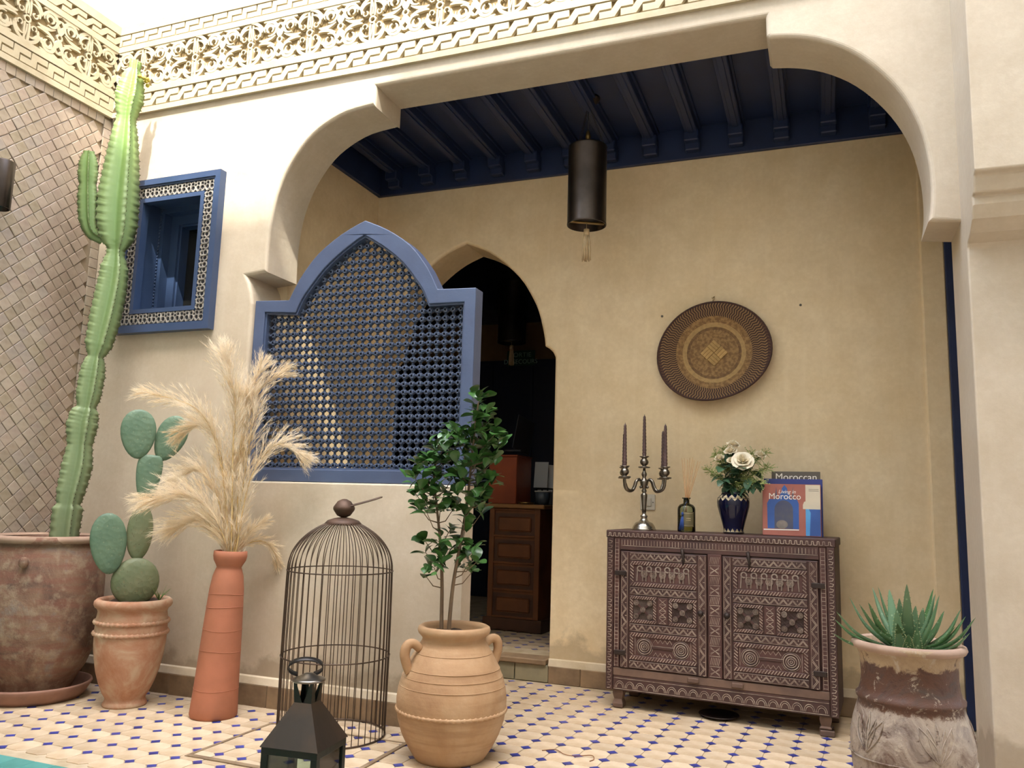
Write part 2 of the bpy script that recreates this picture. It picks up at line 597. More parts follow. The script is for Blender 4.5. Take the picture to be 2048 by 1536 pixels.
def fixn(o):
    import bmesh
    bm = bmesh.new(); bm.from_mesh(o.data)
    bmesh.ops.recalc_face_normals(bm, faces=bm.faces)
    bm.to_mesh(o.data); bm.free()
    return o

def tag(o, label, cat, group=None):
    o['label'] = label; o['category'] = cat
    if group:
        o['group'] = group
    return o

def thing(name, label, cat, loc=(0, 0, 0), rotz=0, group=None):
    o = bpy.data.objects.new(name, None)
    COL.objects.link(o)
    o.location = loc; o.rotation_euler = (0, 0, rotz); o.empty_display_size = .1
    return tag(o, label, cat, group)

def struct(o):
    o['kind'] = 'structure'
    return o

def sroot(name):
    o = bpy.data.objects.new(name, None)
    COL.objects.link(o)
    return struct(o)

def text(name, s, size, mat, parent, loc, rot, ext=.0004, align='LEFT', shear=0, sx=1):
    cu = bpy.data.curves.new(name, 'FONT')
    cu.body = s; cu.size = size; cu.extrude = ext; cu.align_x = align; cu.shear = shear
    tmp = bpy.data.objects.new(name, cu)
    COL.objects.link(tmp)
    dg = bpy.context.evaluated_depsgraph_get()
    me = bpy.data.meshes.new_from_object(tmp.evaluated_get(dg))
    bpy.data.objects.remove(tmp)
    me.materials.clear(); me.materials.append(MATS[mat])
    return mobj(name, me, parent, loc, rot, (sx, 1, 1))

def lerp(a, b, t):
    return a + (b - a) * t

def interp(tab, x):
    if x <= tab[0][0]:
        return tab[0][1]
    for (x0, y0), (x1, y1) in zip(tab, tab[1:]):
        if x <= x1:
            return y0 + (y1 - y0) * (x - x0) / (x1 - x0)
    return tab[-1][1]

def catmull(pts, k=6, closed=False):
    P = [Vector(p) for p in pts]
    out = []
    n = len(P)
    for i in range(n if closed else n - 1):
        p0 = P[(i - 1) % n] if closed or i > 0 else P[0]
        p1 = P[i]; p2 = P[(i + 1) % n]
        p3 = P[(i + 2) % n] if closed or i + 2 < n else P[-1]
        for j in range(k):
            t = j / k
            out.append(.5 * ((2 * p1) + (p2 - p0) * t + (2 * p0 - 5 * p1 + 4 * p2 - p3) * t * t + (3 * p1 - p0 - 3 * p2 + p3) * t ** 3))
    if not closed:
        out.append(P[-1])
    return out

def smooth2(pts, k=4):
    return [(p.x, p.y) for p in catmull([(a, b, 0) for a, b in pts], k)]

def ribbon2(pts, w, w2=None):
    # closed 2D outline of a stroked path; w may be a function of t
    P = [Vector((p[0], p[1])) for p in pts]
    L = []; R = []
    n = len(P)
    for i, p in enumerate(P):
        t = (P[min(i + 1, n - 1)] - P[max(i - 1, 0)])
        t = t.normalized() if t.length > 1e-9 else Vector((1, 0))
        nn = Vector((-t.y, t.x))
        ww = w(i / (n - 1)) if callable(w) else w
        L.append(p + nn * ww / 2); R.append(p - nn * ww / 2)
    return [(q.x, q.y) for q in L + R[::-1]]
def stroke(mb, pts, w, a0, a1, mp):
    # raised ribbon along a 2D path; a0 = foot, a1 = face; mp(u, w, a) -> xyz
    P = [Vector((p[0], p[1])) for p in pts]
    n = len(P)
    vs = []; fs = []
    for i, p in enumerate(P):
        d0 = P[i] - P[max(i - 1, 0)]; d1 = P[min(i + 1, n - 1)] - P[i]
        d0 = d0.normalized() if d0.length > 1e-9 else d1.normalized()
        d1 = d1.normalized() if d1.length > 1e-9 else d0
        t = d0 + d1
        t = t.normalized() if t.length > 1e-6 else d0
        nn = Vector((-t.y, t.x))
        nn = nn / max(.5, abs(nn.dot(Vector((-d0.y, d0.x)))))
        ww = (w(i / (n - 1)) if callable(w) else w) / 2
        l = p + nn * ww; r = p - nn * ww; l2 = p + nn * ww * .84; r2_ = p - nn * ww * .84
        vs += [mp(l.x, l.y, a0), mp(l2.x, l2.y, a1), mp(r2_.x, r2_.y, a1), mp(r.x, r.y, a0)]
    for i in range(n - 1):
        a = i * 4; b = a + 4
        for k in range(3):
            fs.append((a + k, a + k + 1, b + k + 1, b + k))
    fs.append((0, 3, 2, 1)); e = (n - 1) * 4; fs.append((e, e + 1, e + 2, e + 3))
    mb.add(vs, fs)

YF, YFB, YB = 3.473, 3.742, 4.678      # facade front, facade back, alcove back wall

def rounded_wall(poly, flags, y0, y1, r, holes=()):
    # poly CCW in (x, z); flagged vertices get a soft plaster arris of radius r on the front
    n = len(poly)
    nrm = []
    for i in range(n):
        p0, p1, p2 = Vector(poly[i - 1]), Vector(poly[i]), Vector(poly[(i + 1) % n])
        e1 = (p1 - p0).normalized(); e2 = (p2 - p1).normalized()
        n1 = Vector((-e1.y, e1.x)); n2 = Vector((-e2.y, e2.x))
        b = n1 + n2
        b = b / max(b.length, 1e-6)
        b = b / max(.45, b.dot(n1))
        nrm.append(b)
    mb = MB()
    steps = 4
    rings = []
    for k in range(steps + 1):
        a = PI / 2 * k / steps
        off = r * (1 - math.sin(a)); dep = r * (1 - math.cos(a))
        rings.append(([(poly[i][0] + nrm[i].x * off * flags[i], poly[i][1] + nrm[i].y * off * flags[i]) for i in range(n)], y0 + dep))
    front = rings[0][0]
    loops = [front] + [list(h) for h in holes]
    flat = [p for l in loops for p in l]
    tris = tessellate_polygon([[Vector((p[0], p[1], 0)) for p in l] for l in loops])
    mb.add([(p[0], y0, p[1]) for p in flat], [tuple(t) for t in tris])
    back = [poly] + [list(h) for h in holes]
    flatb = [p for l in back for p in l]
    mb.add([(p[0], y1, p[1]) for p in flatb], [tuple(t) for t in tessellate_polygon([[Vector((p[0], p[1], 0)) for p in l] for l in back])])
    rr = rings + [(list(poly), y1)]
    vs = [(p[0], y, p[1]) for ring, y in rr for p in ring]
    fs = []
    for k in range(len(rr) - 1):
        for i in range(n):
            j = (i + 1) % n
            fs.append((k * n + i, k * n + j, (k + 1) * n + j, (k + 1) * n + i))
    o = len(mb.f)
    mb.add(vs, fs)
    for h in holes:
        m = len(h)
        mb.add([(p[0], y, p[1]) for y in (y0, y1) for p in h], [(i, (i + 1) % m, m + (i + 1) % m, m + i) for i in range(m)])
    return mb

# ================================================================ THE SETTING
# ---- facade with the lobed arch
archL = [(-2.784, 2.223), (-2.787, 2.363), (-2.781, 2.485), (-2.761, 2.613), (-2.725, 2.725), (-2.671, 2.828), (-2.58, 2.942), (-2.473, 3.016), (-2.342, 3.067), (-2.18, 3.085)]
archR = [(-.178, 3.085), (-.069, 3.066), (.041, 3.027), (.148, 2.961), (.237, 2.875), (.316, 2.768), (.372, 2.656), (.405, 2.548), (.422, 2.437), (.427, 2.344), (.424, 2.26), (.413, 2.185)]
AL, AR = smooth2(archL, 3), smooth2(archR, 3)
fac = [(-4.02, -.02), (-2.86, -.02), (-2.86, 1.08), (-2.86, 1.12), (-2.86, 2.05), (-2.872, 2.11), (-2.893, 2.17), (-2.915, 2.21)] + AL + [(-2.164, 3.075), (-2.164, 3.19), (-.192, 3.19), (-.19, 3.1)] + AR + [(.60, 2.165), (.60, 5.6), (-4.02, 5.6)]
flg = [0, 0, 0, 1, 1, 1, 1, 1] + [1] * len(AL) + [1] * 4 + [1] * len(AR) + [0, 0, 0]
flg[0] = flg[1] = 0
win_hole = [(-3.74, 2.0), (-3.74, 2.79), (-3.20, 2.79), (-3.20, 2.0)]
wall_f = struct(fixn(rounded_wall(fac, flg, YF, YFB, .018, [win_hole]).build('wall_facade', 'plaster_front')))

# ---- low wall that carries the lattice
mb = MB(); 
mb.prism([(-.02, YF), (1.092, YF), (1.0975, YF + .0025), (1.1, YF + .008), (1.1, 3.575), (-.02, 3.575)], -2.86, -1.562, 'x')
mb.v = [(x, z, y) for x, y, z in mb.v]
struct(fixn(mb.build('wall_low', 'plaster_front')))

# ---- right pier, corbelled out above the impost moulding
pier = sroot('wall_right')
prof = [(3.375, -.02), (3.375, 2.03), (3.362, 2.045), (3.30, 2.065), (3.24, 2.10), (3.215, 2.145), (3.215, 2.175), (3.19, 2.18), (3.165, 2.235), (3.14, 2.245), (3.14, 5.6), (YFB, 5.6), (YFB, -.02)]
mb = MB(); mb.prism(prof, .527, 1.62, 'x')
pp = fixn(mb.build('pier', 'plaster_front', pier))
bv = pp.modifiers.new('soft_edge', 'BEVEL'); bv.width = .014; bv.segments = 3; bv.limit_method = 'ANGLE'; bv.angle_limit = math.radians(40)

# ---- alcove walls
mb = MB(); mb.box(-3.0, -2.842, YFB - .002, 5.0, -.02, 3.6)
struct(mb.build('wall_alcove', 'plaster'))
doorR = [(-2.165, 2.705), (-2.037, 2.653), (-1.915, 2.572), (-1.784, 2.45), (-1.707, 2.337), (-1.65, 2.22), (-1.612, 2.077), (-1.600, 1.995)]
dR = smooth2(doorR, 3)
dL = [(-4.33 - x, z) for x, z in dR[1:]][::-1]
jR = [(-1.572, 1.978), (-1.548, 1.955), (-1.532, 1.922), (-1.529, -.02)]
jL = [(-4.33 - x, z) for x, z in jR][::-1]
back = [(-2.842, -.02)] + jL + dL + dR + jR + [(.63, -.02), (.63, 2.75), (1.45, 2.75), (1.45, -.02), (1.75, -.02), (1.75, 3.6), (-2.842, 3.6)]
fl2 = [0] + [1] * (len(jL) + len(dL) + len(dR) + len(jR)) + [0] * 7
fl2[1] = 0; fl2[len(jL) + len(dL) + len(dR) + len(jR)] = 0
struct(fixn(rounded_wall(back, fl2, YB, 4.98, .02).build('wall_back', 'plaster')))
# shallow pilaster strip beside the blue door
mb = MB(); mb.cbox(.505, .622, YB - .018, YB + .01, -.02, 3.2, .008)
struct(mb.build('trim_3', 'plaster'))
mb = MB(); mb.box(1.60, 1.75, YFB, 5.0, -.02, 3.6)
struct(mb.build('wall_alcove_right', 'plaster'))
# blue door at the right of the alcove
d1 = sroot('door_1')
mb = MB(); mb.cbox(.620, .70, YB - .03, YB + .12, 0, 2.74, .005); mb.build('door_jamb', 'navy', d1)
mb = MB(); mb.cbox(1.40, 1.45, YB - .03, YB + .12, 0, 2.74, .005); mb.build('door_jamb', 'navy', d1)
mb = MB(); mb.cbox(.70, 1.40, YB - .03, YB + .12, 2.68, 2.74, .005); mb.build('door_lintel', 'navy', d1)
mb = MB(); mb.box(.70, 1.40, YB + .05, YB + .09, .01, 2.68); mb.build('door_leaf', 'navy', d1)
for k in range(4):
    mb = MB(); mb.cbox(.78, 1.33, YB + .035, YB + .055, .12 + k * .64, .66 + k * .64, .012); mb.build('door_panel', 'navy', d1)

# ---- beamed blue ceiling of the alcove
ceil = struct(MB().box(-2.842, 1.62, YFB - .1, YB, 3.285, 3.36).build('ceiling', 'navy'))
bm_ = MB()
bm_.cbox(-.036, .036, YFB - .02, YB - .03, -.075, 0, .004)
bm_.cbox(-.016, .016, YFB - .02, YB - .03, -.083, -.07, .003)
bm_.box(-.047, .047, YFB - .02, YB - .03, -.022, 0)
bme = bm_.mesh('beam', 'navy')
br_ = MB(); br_.cbox(-.043, .043, YB - .13, YB - .03, -.125, -.06, .006); br_.cbox(-.043, .043, YB - .085, YB - .03, -.165, -.11, .006)
brm = br_.mesh('bracket', 'navy')
for k in range(18):
    x = -2.685 + .2505 * k
    if x < 1.6:
        mobj('beam', bme, ceil, (x, 0, 3.287)); mobj('bracket', brm, ceil, (x, 0, 3.287))
MB().cbox(-2.842, 1.6, YB - .03, YB, 3.092, 3.287, .004).build('fascia_board', 'navy', ceil)
MB().cbox(-2.842, -2.812, YFB, YB - .03, 3.092, 3.287, .004).build('fascia_board', 'navy', ceil)

# ---- the rest of the courtyard (out of frame, shapes the daylight)
struct(MB().box(-4.3, -4.029, -1.25, 4.0, -.02, 5.6).build('wall_left', 'zellige_grout'))
WL = bpy.data.objects['wall_left']
MB().box(-4.31, -4.02, -1.25, 3.6, 3.87, 5.6).build('upper_plaster', 'plaster_white', WL)
def cut(x):   # height of the sun's lower edge on the facade at x
    return interp([(-5.2, 2.5), (-2.9, 2.56), (-2.45, 2.62), (-2.2, 3.04), (-2.05, 3.27), (-.9, 3.28), (-.4, 3.42), (.0, 4.2), (1, 4.4)], x)
YO = -1.0
roof = []
for i in range(90):
    xo = -4.3 + i * .13
    roof.append((xo, cut(xo + SUN_V.x * (YF - YO)) - SUN_V.z * (YF - YO)))
poly = [(-4.3, -.02), (roof[-1][0], -.02)] + roof[::-1]
mb = MB(); mb.prism(poly, YO - .25, YO, 'y')
struct(fixn(mb.build('wall_opposite', 'plaster_white')))
struct(MB().box(2.4, 2.6, YO, 3.2, -.02, 8.2).build('wall_courtyard_right', 'plaster_front'))

# ---- floor
floor = MB()
floor.prism([(-4.03, 2.415), (-2.2, 2.415), (-2.2, YO), (2.4, YO), (2.4, YB + .01), (-4.03, YB + .01)], -.08, -.004, 'z')
floor = struct(fixn(floor.build('floor', 'floor_grout')))
ANG = math.radians(-2.9); PT = .1155
E1 = Vector((math.cos(ANG), math.sin(ANG))); E2 = Vector((-E1.y, E1.x)); O0 = Vector((-1.087, 3.651))
def to_px(p):
    q = Vector(p) - Vector((0, 0, 1.03))
    z = q.dot(fwd)
    return (1024 + FPX * q.dot(r2) / z, 768 - FPX * q.dot(u2) / z, z) if z > .1 else (-9e9, 0, z)
h = PT / 2 - .0012; c_ = h - .0255
octo = [(h, -c_), (h, c_), (c_, h), (-c_, h), (-h, c_), (-h, -c_), (-c_, -h), (c_, -h)]
dotp = [(.0235, 0), (0, .0235), (-.0235, 0), (0, -.0235)]
def slab(poly, z0, z1, b):
    m = MB(); n = len(poly)
    vs = [(x, y, z0) for x, y in poly] + [(x, y, z1 - b) for x, y in poly] + [(x * (1 - b * 22), y * (1 - b * 22), z1) for x, y in poly]
    fs = [(i, (i + 1) % n, n + (i + 1) % n, n + i) for i in range(n)] + [(n + i, n + (i + 1) % n, 2 * n + (i + 1) % n, 2 * n + i) for i in range(n)] + [tuple(2 * n + i for i in range(n))]
    return m.add(vs, fs)
om = slab(octo, -.006, .0, .0012).mesh('floor_tile', 'floor_tile')
dm = slab(dotp, -.006, .0, .001).mesh('tile_inlay', 'tile_blue')
tl = []; dl = []
rnd = random.Random(3)
for i in range(-34, 32):
    for j in range(-44, 14):
        for kind, lst, (oi, oj) in (('t', tl, (.5, .5)), ('d', dl, (0, 0))):
            p = O0 + E1 * (i + oi) * PT + E2 * (j + oj) * PT
            if not (-3.97 < p.x < 1.9 and YO < p.y < YB - .05):
                continue
            if p.y < 2.48 and p.x < -2.14:
                continue
            x, y, z = to_px((p.x, p.y, 0))
            vis = -40 < x < 2080 and -50 < y < 1570
            lst.append((0 if vis else 1, z, p))
for lst, me, nm in ((tl, om, 'floor_tile'), (dl, dm, 'tile_inlay')):
    lst.sort(key=lambda e: (e[0], e[1]))
    rest = MB()
    for k, (v, z, p) in enumerate(lst):
        rot = Euler((rnd.uniform(-.012, .012), rnd.uniform(-.012, .012), ANG + rnd.uniform(-.03, .03)))
        if k < 300:
            mobj(nm, me, floor, (p.x, p.y, rnd.uniform(-.0008, .0008)), rot)
        else:
            mt = Matrix.Translation((p.x, p.y, rnd.uniform(-.0008, .0008))) @ rot.to_matrix().to_4x4()
            rest.add([v_.co for v_ in me.vertices], [tuple(f.vertices) for f in me.polygons], mt)
    if rest.v:
        o = rest.build(nm, 'floor_tile' if nm == 'floor_tile' else 'tile_blue', floor)
        o['kind'] = 'stuff'

# ---- left wall: zellige squares laid on the diagonal
TS = .0585; TA = math.radians(43)
T1 = Vector((math.cos(TA), math.sin(TA))); T2 = Vector((-T1.y, T1.x))
tm = MB()
g = TS / 2 - .0011
tm.add([(0, -g, -g), (0, g, -g), (0, g, g), (0, -g, g), (.009, -g, -g), (.009, g, -g), (.009, g, g), (.009, -g, g),
        (.0105, -g * .88, -g * .88), (.0105, g * .88, -g * .88), (.0105, g * .88, g * .88), (.0105, -g * .88, g * .88)],
       [(0, 1, 5, 4), (1, 2, 6, 5), (2, 3, 7, 6), (3, 0, 4, 7), (4, 5, 9, 8), (5, 6, 10, 9), (6, 7, 11, 10), (7, 4, 8, 11), (8, 9, 10, 11)])
tme = tm.mesh('wall_tile', 'zellige')
tiles = []
for i in range(-60, 60):
    for j in range(-60, 60):
        y = 2.6 + T1.x * i * TS + T2.x * j * TS; z = 2.0 + T1.y * i * TS + T2.y * j * TS
        if 1.6 < y < 3.398 and .06 < z < 3.212:
            x, yy, d = to_px((-4.02, y, z))
            tiles.append((0 if -20 < x < 300 and -20 < yy < 1420 else 1, d, y, z))
tiles.sort()
rest = MB()
for k, (a, b, y, z) in enumerate(tiles):
    rot = Euler((TA + rnd.uniform(-.04, .04), rnd.uniform(-.045, .045), rnd.uniform(-.045, .045)))
    loc = (-4.0295 + rnd.uniform(-.002, .002), y, z)
    if k < 300:
        mobj('wall_tile', tme, WL, loc, rot)
    else:
        rest.add([v.co for v in tme.vertices], [tuple(f.vertices) for f in tme.polygons], Matrix.Translation(loc) @ rot.to_matrix().to_4x4())
rest.build('wall_tile', 'zellige', WL)['kind'] = 'stuff'
# upright border column at the corner and border course under the frieze
bt = MB(); bt.cbox(0, .010, -.027, .027, -.028, .028, .0015)
bmesh_ = bt.mesh('border_tile', 'zellige')
for k in range(56):
    mobj('border_tile', bmesh_, WL, (-4.026, 3.443, .04 + k * .058), (rnd.uniform(-.02, .02), rnd.uniform(-.02, .02), 0))
for k in range(30):
    mobj('border_tile', bmesh_, WL, (-4.026, 3.384 - k * .058, 3.248), (PI / 2 + rnd.uniform(-.02, .02), 0, rnd.uniform(-.02, .02)))

# ---- baseboards: brown stone course under a sloped lime strip
def baseboard(name, x0, x1, yf, hh, hw, L):
    root = sroot(name)
    n = max(1, round((x1 - x0) / L)); w = (x1 - x0) / n
    for k in range(n):
        d = rnd.uniform(0, .003)
        m = MB(); m.cbox(-w / 2 + .001, w / 2 - .001, -.022 - d, .002, 0, hh, .004)
        m.build('stone', 'base_stone', root, (x0 + w * (k + .5), yf, -.004), (0, rnd.uniform(-.006, .006), 0))
    m = MB(); m.prism([(yf - .021, hh - .004), (yf - .012, hw - .006), (yf + .001, hw), (yf + .001, hh - .004)], x0, x1, 'x')
    fixn(m.build('lime_strip', 'white_strip', root))
    return root
baseboard('baseboard_facade', -4.0, -1.562, YF, .108, .142, .205)
baseboard('baseboard_back', -1.527, .615, YB, .098, .135, .19)

# ---- doorway step
step = sroot('trim_4')
for k in range(6):
    MB().cbox(-.102, .102, -.012, .02, 0, .095, .003).build('step_tile', 'step_tile', step, (-2.68 + k * .21, YB - .01, 0))
for k in range(4):
    MB().cbox(-.155, .155, -.035, .10, .095, .128, .006).build('step_slab', 'base_stone', step, (-2.64 + k * .315, YB + .0, 0))

# ---- carved stucco friezes
def fmapF(u, w, a):     # facade frieze: u along x, w up, a out of the wall
    return (u, YF - a, w)
def fmapL(u, w, a):
    return (-4.02 + a, u, w)

def arabesque():
    S = []
    def arc(cx, cz, r, a0, a1, n=12):
        return [(cx + r * math.cos(math.radians(lerp(a0, a1, i / n))), cz + r * math.sin(math.radians(lerp(a0, a1, i / n)))) for i in range(n + 1)]
    leaf = lambda w: (lambda t: .005 + 1.3 * w * math.sin(PI * min(1, t * .92 + .04)))
    for s in (1, -1):                                   # lower and upper half
        for m in (1, -1):                               # left and right
            T = lambda L: [(m * x, s * z) for x, z in L]
            S.append((T([(.010, -.128), (.012, -.09), (.014, -.055), (.012, -.022)]), lambda t: .018 - .008 * t))
            S.append((T(arc(.002, -.05, .078, -92, -8)), leaf(.014)))
            S.append((T(arc(.024, -.052, .045, -100, 20)), leaf(.010)))
            S.append((T(arc(.043, -.038, .014, -60, 250)), .008))
            S.append((T(arc(.135, -.072, .042, -200, 110, 16)), leaf(.013)))
            S.append((T(arc(.132, -.072, .022, -250, 60, 12)), leaf(.012)))
            S.append((T(arc(.128, -.018, .075, -160, -40)), leaf(.012)))
            S.append((T([(.085, -.118), (.12, -.127), (.165, -.122), (.2, -.128)]), leaf(.018)))
            S.append((T([(.175, -.075), (.19, -.045), (.2, -.012)]), leaf(.022)))
            S.append((T([(.2, -.10), (.182, -.085), (.172, -.06)]), leaf(.014)))
            S.append((T([(.06, -.012), (.09, -.006), (.13, -.012), (.17, -.03)]), leaf(.014)))
        S.append(([(-.012, s * -.118), (0, s * -.07), (0, s * -.03)], .010))
    S.append((arc(.2, 0, .016, 0, 360, 12), .012))
    S.append((arc(0, 0, .018, 0, 360, 12), .011))
    return S

def frieze(name, u0, u1, mp, proud, flip=False):
    root = sroot(name)
    def slabz(nm, w0, w1, a, mat='stucco', a0=0):
        m = MB()
        vs = [mp(u, w, q) for q in (a0, a) for w in (w0, w1) for u in (u0, u1)]
        m.add(vs, [(0, 1, 3, 2), (4, 6, 7, 5), (0, 4, 5, 1), (2, 3, 7, 6), (0, 2, 6, 4), (1, 5, 7, 3)])
        return fixn(m.build(nm, mat, root))
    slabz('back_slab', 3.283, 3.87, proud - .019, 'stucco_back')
    for w0, w1 in ((3.275, 3.308), (3.402, 3.44), (3.700, 3.736), (3.818, 3.872)):
        slabz('fillet', w0, w1, proud)
    # key bands made of interlocking stepped blocks
    def key(w0, hh, pt, slope):
        m = MB()
        q = hh / 4
        pts = [(-pt * .28, q), (pt * .5 - slope, q), (pt * .5 + slope, hh - q), (pt * 1.28, hh - q)]
        stroke(m, pts, hh / 2 - .0045, proud - .0195, proud - .002, (lambda u, w, a: mp(u, w, a)))
        return m
    for w0, hh, pt, slope in ((3.310, .090, .1045, .016 if not flip else .001), (3.738, .078, .1045, .001 if not flip else .02)):
        m = key(w0, hh, pt, slope)
        base = Vector(mp(0, 0, 0))
        me = m.mesh('key_block', 'stucco')
        fix = mobj('key_block', me); fixn(fix); bpy.data.objects.remove(fix)
        n = int((u1 - u0) / pt) - 1
        for k in range(-1, n + 2):
            u = u0 + pt * (k + .5)
            p = Vector(mp(u, w0, 0)) - Vector(mp(0, 0, 0))
            mobj('key_block', me, root, p)
    m = MB()
    for q_, (pts, w) in enumerate(arabesque()):
        sm = [(p.x, p.y) for p in catmull([(a, b, 0) for a, b in pts], 3)] if len(pts) < 6 else pts
        stroke(m, sm, w, proud - .0195, proud - .001 - .00035 * (q_ % 12), lambda u, w_, a: mp(u, w_, a))
    me = m.mesh('arabesque_panel', 'stucco')
    fix = mobj('arabesque_panel', me); fixn(fix); bpy.data.objects.remove(fix)
    n = int((u1 - u0) / .4) + 1
    for k in range(n):
        u = u0 + .2 + .4 * k if not flip else u1 - .2 - .4 * k
        if u - .2 < u0 - .3 or u + .2 > u1 + .3:
            continue
        mobj('arabesque_panel', me, root, Vector(mp(u, 3.57, 0)) - Vector(mp(0, 0, 0)))
    return root
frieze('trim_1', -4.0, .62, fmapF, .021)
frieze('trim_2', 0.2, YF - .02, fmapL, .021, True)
# ================================================================ WINDOW
w1 = sroot('window_1')
def ring(x0, x1, z0, z1, t, y0, y1):
    m = MB()
    m.prism([(x0, z0), (x1, z0), (x1, z1), (x0, z1)], y0, y1, 'y', [[(x0 + t, z0 + t), (x0 + t, z1 - t), (x1 - t, z1 - t), (x1 - t, z0 + t)]])
    return m
def wring(nm, x0, x1, z0, z1, t, y0, y1, mat):
    return fixn(ring(x0, x1, z0, z1, t, y0, y1).build(nm, mat, w1))
WX0, WX1, WZ0, WZ1 = -3.80, -3.108, 1.918, 2.828
wring('outer_frame', WX0, WX1, WZ0, WZ1, .034, 3.425, YF, 'blue_window')
wring('frame_lip', WX0 + .034, WX1 - .034, WZ0 + .034, WZ1 - .034, .012, 3.432, YF, 'blue_window')
wring('carved_backing', WX0 + .046, WX1 - .046, WZ0 + .046, WZ1 - .046, .066, 3.443, YF, 'carve_back')
wring('inner_lip', WX0 + .112, WX1 - .112, WZ0 + .112, WZ1 - .112, .024, 3.434, YF + .01, 'blue_window')
wring('reveal_lining', -3.70, -3.208, 2.018, 2.728, .012, YF + .01, 3.80, 'blue_window')
wring('casing', -3.688, -3.22, 2.03, 2.716, .03, 3.60, 3.80, 'blue_window')
wring('sash_frame', -3.658, -3.25, 2.06, 2.686, .055, 3.66, 3.78, 'blue_window')
wring('sash_bead', -3.603, -3.305, 2.115, 2.631, .012, 3.675, 3.76, 'blue_window')
MB().box(-3.59, -3.31, 3.735, 3.74, 2.12, 2.63).build('pane', 'window_glass', w1)
MB().box(-3.72, -3.19, 3.80, 3.82, 2.0, 2.75).build('back_board', 'navy', w1)
# dentil beads along the reveal
dm_ = MB(); dm_.cbox(-.004, .004, -.005, .005, -.006, .006, .0015)
dme = dm_.mesh('bead', 'blue_window')
for k in range(34):
    mobj('bead', dme, w1, (-3.684, 3.596, 2.045 + k * .0198))
for k in range(22):
    mobj('bead', dme, w1, (-3.67 + k * .0205, 3.596, 2.035), (0, PI / 2, 0))
# silvered scroll relief on the frame: one mesh per side
def scroll_cell(m, cx, cz, ang, s):
    ca, sa = math.cos(ang), math.sin(ang)
    def mp(u, w, a):
        return (cx + ca * u - sa * w, 3.443 - a, cz + sa * u + ca * w)
    def arc(x, z, r, a0, a1, n=7):
        return [(x + r * math.cos(math.radians(lerp(a0, a1, i / n))), z + r * math.sin(math.radians(lerp(a0, a1, i / n)))) for i in range(n + 1)]
    lf = lambda w: (lambda t: .0012 + w * math.sin(PI * (t * .9 + .05)))
    for q in (1, -1):
        stroke(m, [(x * q, z) for x, z in arc(.016, -.008, .015, 200, 500)], lf(.0055), 0, .007, mp)
        stroke(m, [(x * q, z) for x, z in arc(.014, .016, .012, -60, 220)], lf(.005), 0, .007, mp)
        stroke(m, [(x * q, z) for x, z in ((.002, -.026), (.02, -.028), (.032, -.018))], lf(.005), 0, .007, mp)
        stroke(m, [(x * q, z) for x, z in ((.004, .028), (.022, .030), (.033, .016))], lf(.005), 0, .007, mp)
    stroke(m, [(0, -.022), (0, 0), (0, .024)], lf(.010), 0, .009, mp)
cxs = (WX0 + .079, WX1 - .079); czs = (WZ0 + .079, WZ1 - .079)
for sgn, nm in ((0, 'scroll_relief'), (1, 'scroll_relief')):
    m = MB()
    for k in range(9):
        scroll_cell(m, lerp(cxs[0], cxs[1], k / 8), czs[sgn], 0, 1)
    m.build(nm, 'silver_carve', w1)
    m = MB()
    for k in range(1, 11):
        scroll_cell(m, cxs[sgn], lerp(czs[0], czs[1], k / 11), PI / 2, 1)
    m.build(nm, 'silver_carve', w1)

# ================================================================ LATTICE SCREEN
ls = thing('lattice_screen', 'blue painted wooden lattice screen with a pointed arch top standing on the low wall', 'screen', (-2.2, 3.54, 1.1))
LX, LZ = -2.2, 1.1
out = [(-2.86, 1.102), (-1.556, 1.102), (-1.556, 2.056), (-1.762, 2.058)]
arcR = [(-1.762, 2.062), (-1.80, 2.135), (-1.84, 2.2), (-1.93, 2.305), (-2.065, 2.398), (-2.2, 2.46)]
aR = smooth2(arcR, 3)
aL = [(-4.4 - x - .006, z) for x, z in aR[:-1]][::-1]
out = [(-2.86, 1.102), (-1.556, 1.102), (-1.556, 2.056)] + aR + aL + [(-2.86, 2.072)]
inR = [(-1.808, 1.99), (-1.838, 2.055), (-1.878, 2.112), (-1.968, 2.218), (-2.085, 2.312), (-2.2, 2.382)]
iR = smooth2(inR, 3)
iL = [(-4.4 - x - .006, z) for x, z in iR[:-1]][::-1]
inn = [(-2.795, 1.166), (-1.616, 1.166), (-1.616, 1.988)] + iR + iL + [(-2.795, 2.005)]
def loc_(L, dx=0, dz=0):
    return [(x - LX, z - LZ) for x, z in L]
m = MB(); m.prism(loc_(out), -.042, .048, 'y', [loc_(inn)[::-1]])
fr = fixn(m.build('frame', 'blue_paint', ls))
bv = fr.modifiers.new('edge', 'BEVEL'); bv.width = .004; bv.segments = 2; bv.limit_method = 'ANGLE'; bv.angle_limit = math.radians(35)
# inner bead
def inset(L, d):
    n = len(L); res = []
    for i in range(n):
        p0, p1, p2 = Vector(L[i - 1]), Vector(L[i]), Vector(L[(i + 1) % n])
        e1 = (p1 - p0).normalized(); e2 = (p2 - p1).normalized()
        b = Vector((-e1.y, e1.x)) + Vector((-e2.y, e2.x))
        b.normalize(); b = b / max(.5, b.dot(Vector((-e1.y, e1.x))))
        res.append((p1.x + b.x * d, p1.y + b.y * d))
    return res
m = MB(); m.prism(loc_(inn), -.030, .03, 'y', [loc_(inset(inn, .009))[::-1]])
fixn(m.build('inner_bead', 'blue_paint', fr))
def inside(x, z, poly):
    c = False
    n = len(poly)
    for i in range(n):
        x1, z1 = poly[i]; x2, z2 = poly[(i + 1) % n]
        if (z1 > z) != (z2 > z) and x < (x2 - x1) * (z - z1) / (z2 - z1) + x1:
            c = not c
    return c
GX, GZ = .0425, .0408
